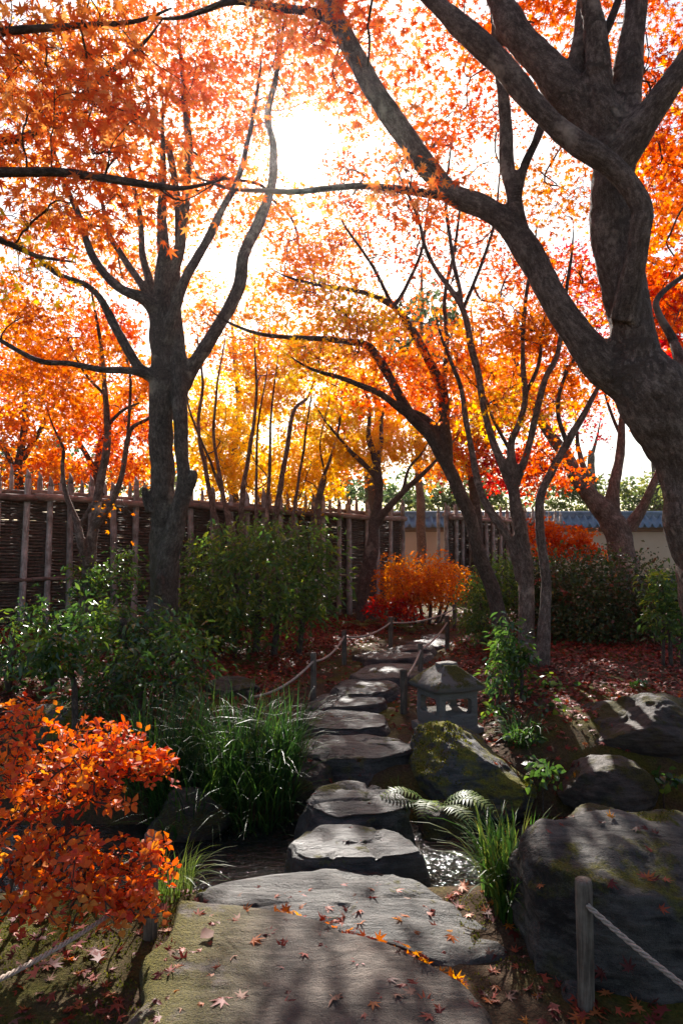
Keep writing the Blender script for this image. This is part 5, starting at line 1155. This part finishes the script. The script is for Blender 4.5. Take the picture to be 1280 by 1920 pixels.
# ---------------------------------------------------------------- plaster wall with tiled roof
def tiled_wall():
    root = empty('plaster_wall'); tag(root, 'tan plaster garden wall capped with blue-grey curved roof tiles', 'wall')
    y0 = 24.0; x0, x1 = 0.5, 26.0
    mb = MB(); box(mb, (x0, y0, -.2), (x1, y0 + .35, 2.22)); link('plaster_face', mb.mesh('plaster_face', M['plaster']), root)
    mb = MB(); box(mb, (x0, y0 - .04, 2.10), (x1, y0 - .002, 2.26)); link('eave_board', mb.mesh('eave_board', M['plaster_base']), root)
    mb = MB(); box(mb, (x0, y0 - .03, -.2), (x1, y0 - .003, .55)); link('stone_base', mb.mesh('stone_base', M['step']), root)
    # roof bed, ridge
    mb = MB(); V = np.array([[x0, y0 - .42, 2.26], [x1, y0 - .42, 2.26], [x1, y0 + .17, 2.60], [x0, y0 + .17, 2.60], [x0, y0 + .77, 2.26], [x1, y0 + .77, 2.26]])
    mb.add(V, None, [[0, 1, 2, 3], [3, 2, 5, 4], [4, 5, 1, 0]]); link('roof_bed', mb.mesh('roof_bed', M['tile']), root)
    for k in range(3):
        mb = MB(); box(mb, (x0, y0 + .07 + k * .012, 2.585 + k * .055), (x1, y0 + .27 - k * .012, 2.585 + k * .055 + .047)); link('ridge_course', mb.mesh('ridge_course', M['tile']), root)
    mb = MB(); tube(mb, np.array([[x0, y0 + .17, 2.775], [x1, y0 + .17, 2.775]]), .07, 12); link('ridge_cap', mb.mesh('ridge_cap', M['tile'], True), root)
    # curved pan tiles with rolled edges, shared mesh
    w = .27; n = 12; u = np.linspace(0, 1, n)
    prof = np.column_stack([u * w, 0.085 * np.where(u < .62, -np.sin(u / .62 * math.pi) * .55, np.sin((u - .62) / .38 * math.pi) * 1.0)])
    V = []
    for (yy, zz) in ((-.45, 0.02), (-.45, 0.055), (-.14, 0.2336), (.14, .395)):
        for k in range(n): V.append((prof[k, 0], yy, zz + prof[k, 1] + (.0 if yy != -.45 or zz > .03 else 0)))
    V = np.array(V); i, j = np.meshgrid(np.arange(3), np.arange(n - 1), indexing='ij')
    Q = np.stack([i * n + j, i * n + j + 1, (i + 1) * n + j + 1, (i + 1) * n + j], -1).reshape(-1, 4)
    me = mesh_of('roof_tile', V, None, Q, M['tile'], None, True)
    k = 0
    x = x0
    while x < x1 - w:
        px, py, d = to_px((x, y0, 2.3))
        if px < 1420:
            o = link('roof_tile', me, root); o.location = (x, y0, 2.255)
        x += w
tiled_wall()

# ---------------------------------------------------------------- fallen leaves
rgf = np.random.default_rng(77)
bpy.context.view_layer.update()
from mathutils.bvhtree import BVHTree
def stone_tree():
    vs_, ps_ = [], []; b = 0
    for o in bpy.data.objects:
        if o.type == 'MESH' and o.parent is None and o.name.split('.')[0] in ('ground', 'stone_slab', 'stepping_stone', 'boulder', 'mossy_rock', 'rock', 'foot_stone', 'stream_water'):
            me = o.data; V = np.empty(len(me.vertices) * 3, np.float32); me.vertices.foreach_get('co', V); V = V.reshape(-1, 3)
            vs_ += [tuple(map(float, v)) for v in V]; ps_ += [tuple(int(i) + b for i in p.vertices) for p in me.polygons]; b += len(V)
    return BVHTree.FromPolygons(vs_, ps_)
BVH = stone_tree()
def drop(x, y):
    r = BVH.ray_cast(Vector((x, y, 1.6)), Vector((0, 0, -1)))
    return (r[0], r[1]) if r[0] is not None else (Vector((x, y, 0)), Vector((0, 0, 1)))
curl = []
for c in range(5):
    V = MAPLE_NEAR[0].copy(); r2 = V[:, 0] ** 2 + V[:, 1] ** 2
    V[:, 2] = [.10, .28, -.12, .42, .18][c] * r2 + .10 * np.sin(V[:, 0] * 5 + c) * [.4, 1, .6, .8, 1.2][c]
    V[:, 2] -= V[:, 2].min(); curl.append(V)
FL = [(c, {.05: 'dark maroon', .3: 'dark red', .5: 'red', .75: 'orange-red', 1.0: 'orange-brown'}[v], mesh_of('fallen_leaf', curl[c], MAPLE_NEAR[1], None, M['l_fallen'], {'v': np.full(len(curl[c]), v)})) for c in range(5) for v in (.05, .3, .5, .75, 1.0)]
FLO = [(c, 'bright orange', mesh_of('fallen_leaf', curl[c], MAPLE_NEAR[1], None, M['l_orange'], {'v': np.full(len(curl[c]), v)})) for c, v in ((0, .3), (1, .6), (3, .8))]
FLD = [(c, 'dry pale brown', mesh_of('fallen_leaf', curl[c], MAPLE_NEAR[1], None, M['l_dry'], {'v': np.full(len(curl[c]), v)})) for c, v in ((0, .3), (1, .9), (3, .6))]
from mathutils import Matrix
def put_leaf(x, y, size, pool, label, group, tilt=.18, lift=.003):
    p, nrm = drop(x, y)
    c_, w_, me = pool[int(rgf.integers(0, len(pool)))]
    if '%' in label: label = label % (w_ + ' ' + ['flat', 'cupped', 'drooping', 'tightly curled', 'crinkled'][c_])
    o = link('fallen_leaf', me)
    nn = (Vector(nrm) + Vector(rgf.normal(size=3) * tilt)).normalized()
    q = nn.to_track_quat('Z', 'Y').to_matrix().to_4x4() @ Matrix.Rotation(float(rgf.random() * 6.28), 4, 'Z')
    if tilt > .4: lift = .014 + .02 * float(rgf.random())
    o.matrix_basis = Matrix.Translation(p + Vector((0, 0, lift))) @ q @ Matrix.Scale(size, 4)
    return tag(o, label, 'leaf', group)
# named single leaves
def named(px, py, size, pool, label, tilt=.2): g = G(px, py, .03); put_leaf(g[0], g[1], size, pool, label, 'fallen maple leaves on the slabs', tilt)
named(333, 1856, .042, FLO[1:2], 'bright orange maple leaf lit on the mossy edge of the brown slab')
named(474, 1772, .048, FLO[0:1], 'large orange-brown curled maple leaf near the middle of the brown slab')
named(340, 1895, .040, FLD[1:2], 'pale dry maple leaf on the mossy slab corner')
named(630, 1880, .036, FLD[1:2], 'pale pinkish maple leaf low in the middle of the brown slab')
named(699, 1888, .038, FLO[0:1], 'flat orange-red maple leaf alone low on the brown slab')
named(754, 1713, .040, FLO[1:2], 'large orange-brown maple leaf on the grey slab')
named(886, 1885, .038, FL[1:2], 'dark crimson maple leaf in the shaded slab corner')
named(846, 1723, .034, FLO[2:3], 'small bright orange leaf on the grey slab near the sedge')
mb = MB()
V, T, a = leaf_arrays((OVAL[0] * np.array([1.5, 1, 1]) + np.array([0, 0, .0]) + np.column_stack([np.zeros(7), np.zeros(7), 1.2 * OVAL[0][:, 0] ** 2]), OVAL[1]), np.array([[0, 0, 0.]]), np.array([[0.1, -.25, 1.]]), np.array([[.7, .7, 0.]]), np.array([.062]), np.array([.1]))
o = link('fallen_leaf', mesh_of('fallen_leaf', V, T, None, M['l_dry'], {'v': a})); g = G(375, 1765, .05); p, _ = drop(g[0], g[1]); o.location = p + Vector((0, 0, .012)); tag(o, 'big curled brown oval leaf on the mossy side of the slab', 'leaf', 'fallen maple leaves on the slabs')
# scattered groups; each group shares one label
def scatter_px(n, poly, label, group, smin=.026, smax=.042, pool=None, z=.02, tilt=.2):
    poly = np.array(poly, float); k = 0; lo = poly.min(0); hi = poly.max(0)
    while k < n:
        q = lo + rgf.random(2) * (hi - lo)
        ins = False; j = len(poly) - 1
        for i in range(len(poly)):
            if (poly[i, 1] > q[1]) != (poly[j, 1] > q[1]) and q[0] < (poly[j, 0] - poly[i, 0]) * (q[1] - poly[i, 1]) / (poly[j, 1] - poly[i, 1]) + poly[i, 0]: ins = not ins
            j = i
        if not ins: continue
        g = G(q[0], q[1], z); put_leaf(g[0], g[1], rgf.uniform(smin, smax), pool or FL, label, group, tilt); k += 1
MIX = FL + FL[3:25:5] + FLO + FLD
scatter_px(58, [(300, 1720), (520, 1720), (700, 1790), (850, 1860), (900, 1920), (240, 1920)], '%s maple leaf fallen on the brown slab', 'maple leaves on the brown slab', .028, .05, FL + FLD)
scatter_px(34, [(380, 1680), (600, 1635), (720, 1640), (900, 1740), (850, 1775), (620, 1715)], '%s maple leaf fallen on the grey slab', 'maple leaves on the grey slab', .028, .048, MIX)
scatter_px(64, [(480, 1700), (560, 1712), (640, 1730), (760, 1770), (830, 1802), (880, 1835), (860, 1845), (760, 1793), (640, 1747), (540, 1722)], '%s leaf wedged in the joint between the two slabs', 'leaves in the joint between the slabs', .026, .042, FL[2::5] + FL[3::5] + FLO * 2, tilt=.55)
scatter_px(40, [(20, 1720), (270, 1720), (220, 1920), (0, 1920)], '%s leaf lying on moss beside the near orange shrub', 'maple leaves on the near moss', .024, .04, MIX, z=-.01)
scatter_px(30, [(880, 1790), (980, 1770), (1060, 1830), (1060, 1920), (930, 1920)], '%s leaf on mossy soil between slab and boulder', 'maple leaves by the boulder foot', .022, .036, MIX, z=-.01)
scatter_px(26, [(1060, 1850), (1280, 1780), (1280, 1920), (1060, 1920)], '%s leaf in the dark corner under the near rope', 'maple leaves under the near rope', .03, .042, FL[3:] + FLO, z=0)
scatter_px(30, [(570, 1290), (730, 1290), (760, 1420), (560, 1420)], '%s small leaf on or beside the middle stepping stones', 'maple leaves on the middle steps', .03, .04, FL + FLO, z=.13)
scatter_px(8, [(580, 1480), (750, 1480), (770, 1600), (560, 1600)], '%s leaf on the stones standing in the stream', 'maple leaves on the stream stones', .025, .034, FL + FLO, z=.02)
scatter_px(16, [(800, 1660), (920, 1660), (960, 1750), (900, 1735)], '%s leaf on bare soil between the grey slab and the sedge', 'maple leaves beside the grey slab', .026, .04, MIX, z=-.03)
scatter_px(10, [(1000, 1535), (1250, 1545), (1240, 1588), (1010, 1580)], '%s small leaf caught on the large boulder', 'leaves on the large boulder', .018, .03, FL + FLO + FLD, z=.36)
scatter_px(40, [(900, 1380), (1100, 1400), (1080, 1480), (960, 1480)], '%s leaf on the bank between mossy and brown rocks', 'maple leaves among the bank rocks', .03, .04, FL + FLO, z=.1)

# the carpet of leaves too many to count
def litter(name, label, density, seed, n):
    rg = np.random.default_rng(seed); pos = []; nr = []
    x = rg.uniform(-5.5, 6.5, n); y = rg.uniform(1.6, 14, n)
    k = rg.random(n) < density(x, y)
    qx, qy, qd = to_px(np.column_stack([x, y, gz(x, y)]))
    k &= (qx > -350) & (qx < 1630) & (qy < 2250)
    x, y = x[k], y[k]; z = gz(x, y) + rg.uniform(.004, .03, len(x))
    m = len(x)
    nrm = np.array([0, 0, 1.0]) + rg.normal(size=(m, 3)) * .38
    tip = rg.normal(size=(m, 3)); sz = rg.uniform(.028, .046, m); v = np.clip(rg.beta(1.6, 2.2, m), 0, 1)
    pos = np.column_stack([x, y, z]); n1_ = y < 6.1; parts = []; off = 0
    for tm, kk in ((MAPLE_FAR, n1_), (MAPLE_TINY, ~n1_)):
        V, T, a = leaf_arrays(tm, pos[kk], nrm[kk], tip[kk], sz[kk], v[kk]); parts.append((V, T + off, a)); off += len(V)
    o = link(name, mesh_of(name, *[np.concatenate([p_[q_] for p_ in parts]) for q_ in (0, 1)], None, M['l_fallen'], {'v': np.concatenate([p_[2] for p_ in parts])}))
    return tag(o, label, 'leaf litter', kind='stuff')
def dens(x, y):
    q = np.column_stack([x, y, x * 0])
    nz = vnoise(q, .9, 8) * .5 + vnoise(q, 3.0, 9) * .4
    path_x = np.interp(y, [4.5, 5.5, 6.5, 7.5, 8.5, 10, 11], [.05, .0, .05, .35, .55, 1.1, 1.5])
    away = np.abs(x - path_x)
    d = sstep(away, .45, 1.0) * sstep(y, 4.7, 5.6) * (1 - sstep(y, 12.5, 14)) * (1.0 + nz)
    d = np.maximum(d, .10 * sstep(y, 4.6, 5.0) * (1 + nz))
    d = np.maximum(d, (y < 3.2) * .22 * (np.abs(x - .05) > .62) * (1 + nz))
    ch = np.abs(y - (3.80 + .04 * x)) < .55
    return np.clip(d, 0, 1) * ~ch
litter('fallen_leaves', 'carpet of dark red maple leaves covering both banks of the path', dens, 881, 115000)

# moss cushions near the camera
def moss():
    rg = np.random.default_rng(91); n = 60000
    x = rg.uniform(-2.2, 1.3, n); y = rg.uniform(1.5, 3.25, n)
    q = np.column_stack([x, y, x * 0]); nz = vnoise(q, 2.3, 12) + .5 * vnoise(q, 7, 13)
    k = (nz > -.05) & ((x < -.45 - .05 * (3 - y)) | (x > .45)); x, y = x[k], y[k]
    m = len(x); pos = np.column_stack([x, y, gz(x, y) - .004 + .0 * x])
    ex = []
    for (x0, x1, y0, y1, n_, thr, sc_) in ((.45, 1.4, 4.4, 5.15, 9000, .12, 4.0), (-.80, -.38, 1.5, 2.85, 7000, .05, 4.5), (.7, 1.75, 2.4, 3.2, 2500, .42, 4.0), (-.35, .45, 3.3, 3.8, 700, .4, 5.0), (.6, 1.05, 5.25, 5.75, 2500, .15, 9.0)):
        for _ in range(n_):
            a_, b_ = rg.uniform(x0, x1), rg.uniform(y0, y1)
            if vnoise(np.array([a_, b_, 0.3]), sc_, 21) + .5 * vnoise(np.array([a_, b_, 0.3]), sc_ * 3, 22) < thr: continue
            p_, n2_ = drop(a_, b_)
            if p_[2] > gz(a_, b_) + .02 and n2_[2] > .35: ex.append(tuple(p_))
    pos = np.vstack([pos, np.array(ex)]); m = len(pos)
    nr = rg.normal(size=(m, 3)) + np.array([0, -.6, 0]); tip = np.array([0, 0, 1.0]) + rg.normal(size=(m, 3)) * .5
    o = link('moss', leaf_mesh('moss', (np.array([[-.3, 0, 0], [.3, 0, 0], [0, 1, .1]]), np.array([[0, 1, 2]])), pos, nr, tip, rg.uniform(.008, .018, m), rg.random(m), M['moss']))
    tag(o, 'short yellow-green moss cushions beside the slabs', 'moss', kind='stuff')
moss()
# ---------------------------------------------------------------- thin air volume added for the veiling glow around the sun
def sun_glow_haze():
    m, nt, out = new_mat('sun_glow_air')
    pv = nd(nt, 'VolumePrincipled', {'Color': (1, 0.97, 0.94, 1), 'Density': 0.00035, 'Anisotropy': 0.87})
    nt.links.new(pv.outputs[0], out.inputs['Volume'])
    mb = MB(); box(mb, (-45, -12, -1.6), (45, 60, 22))
    tag(link('sun_glow_haze', mb.mesh('sun_glow_haze', m)), 'thin air volume added for the glow around the sun', 'sun_glow_haze', kind='stuff')
sun_glow_haze()
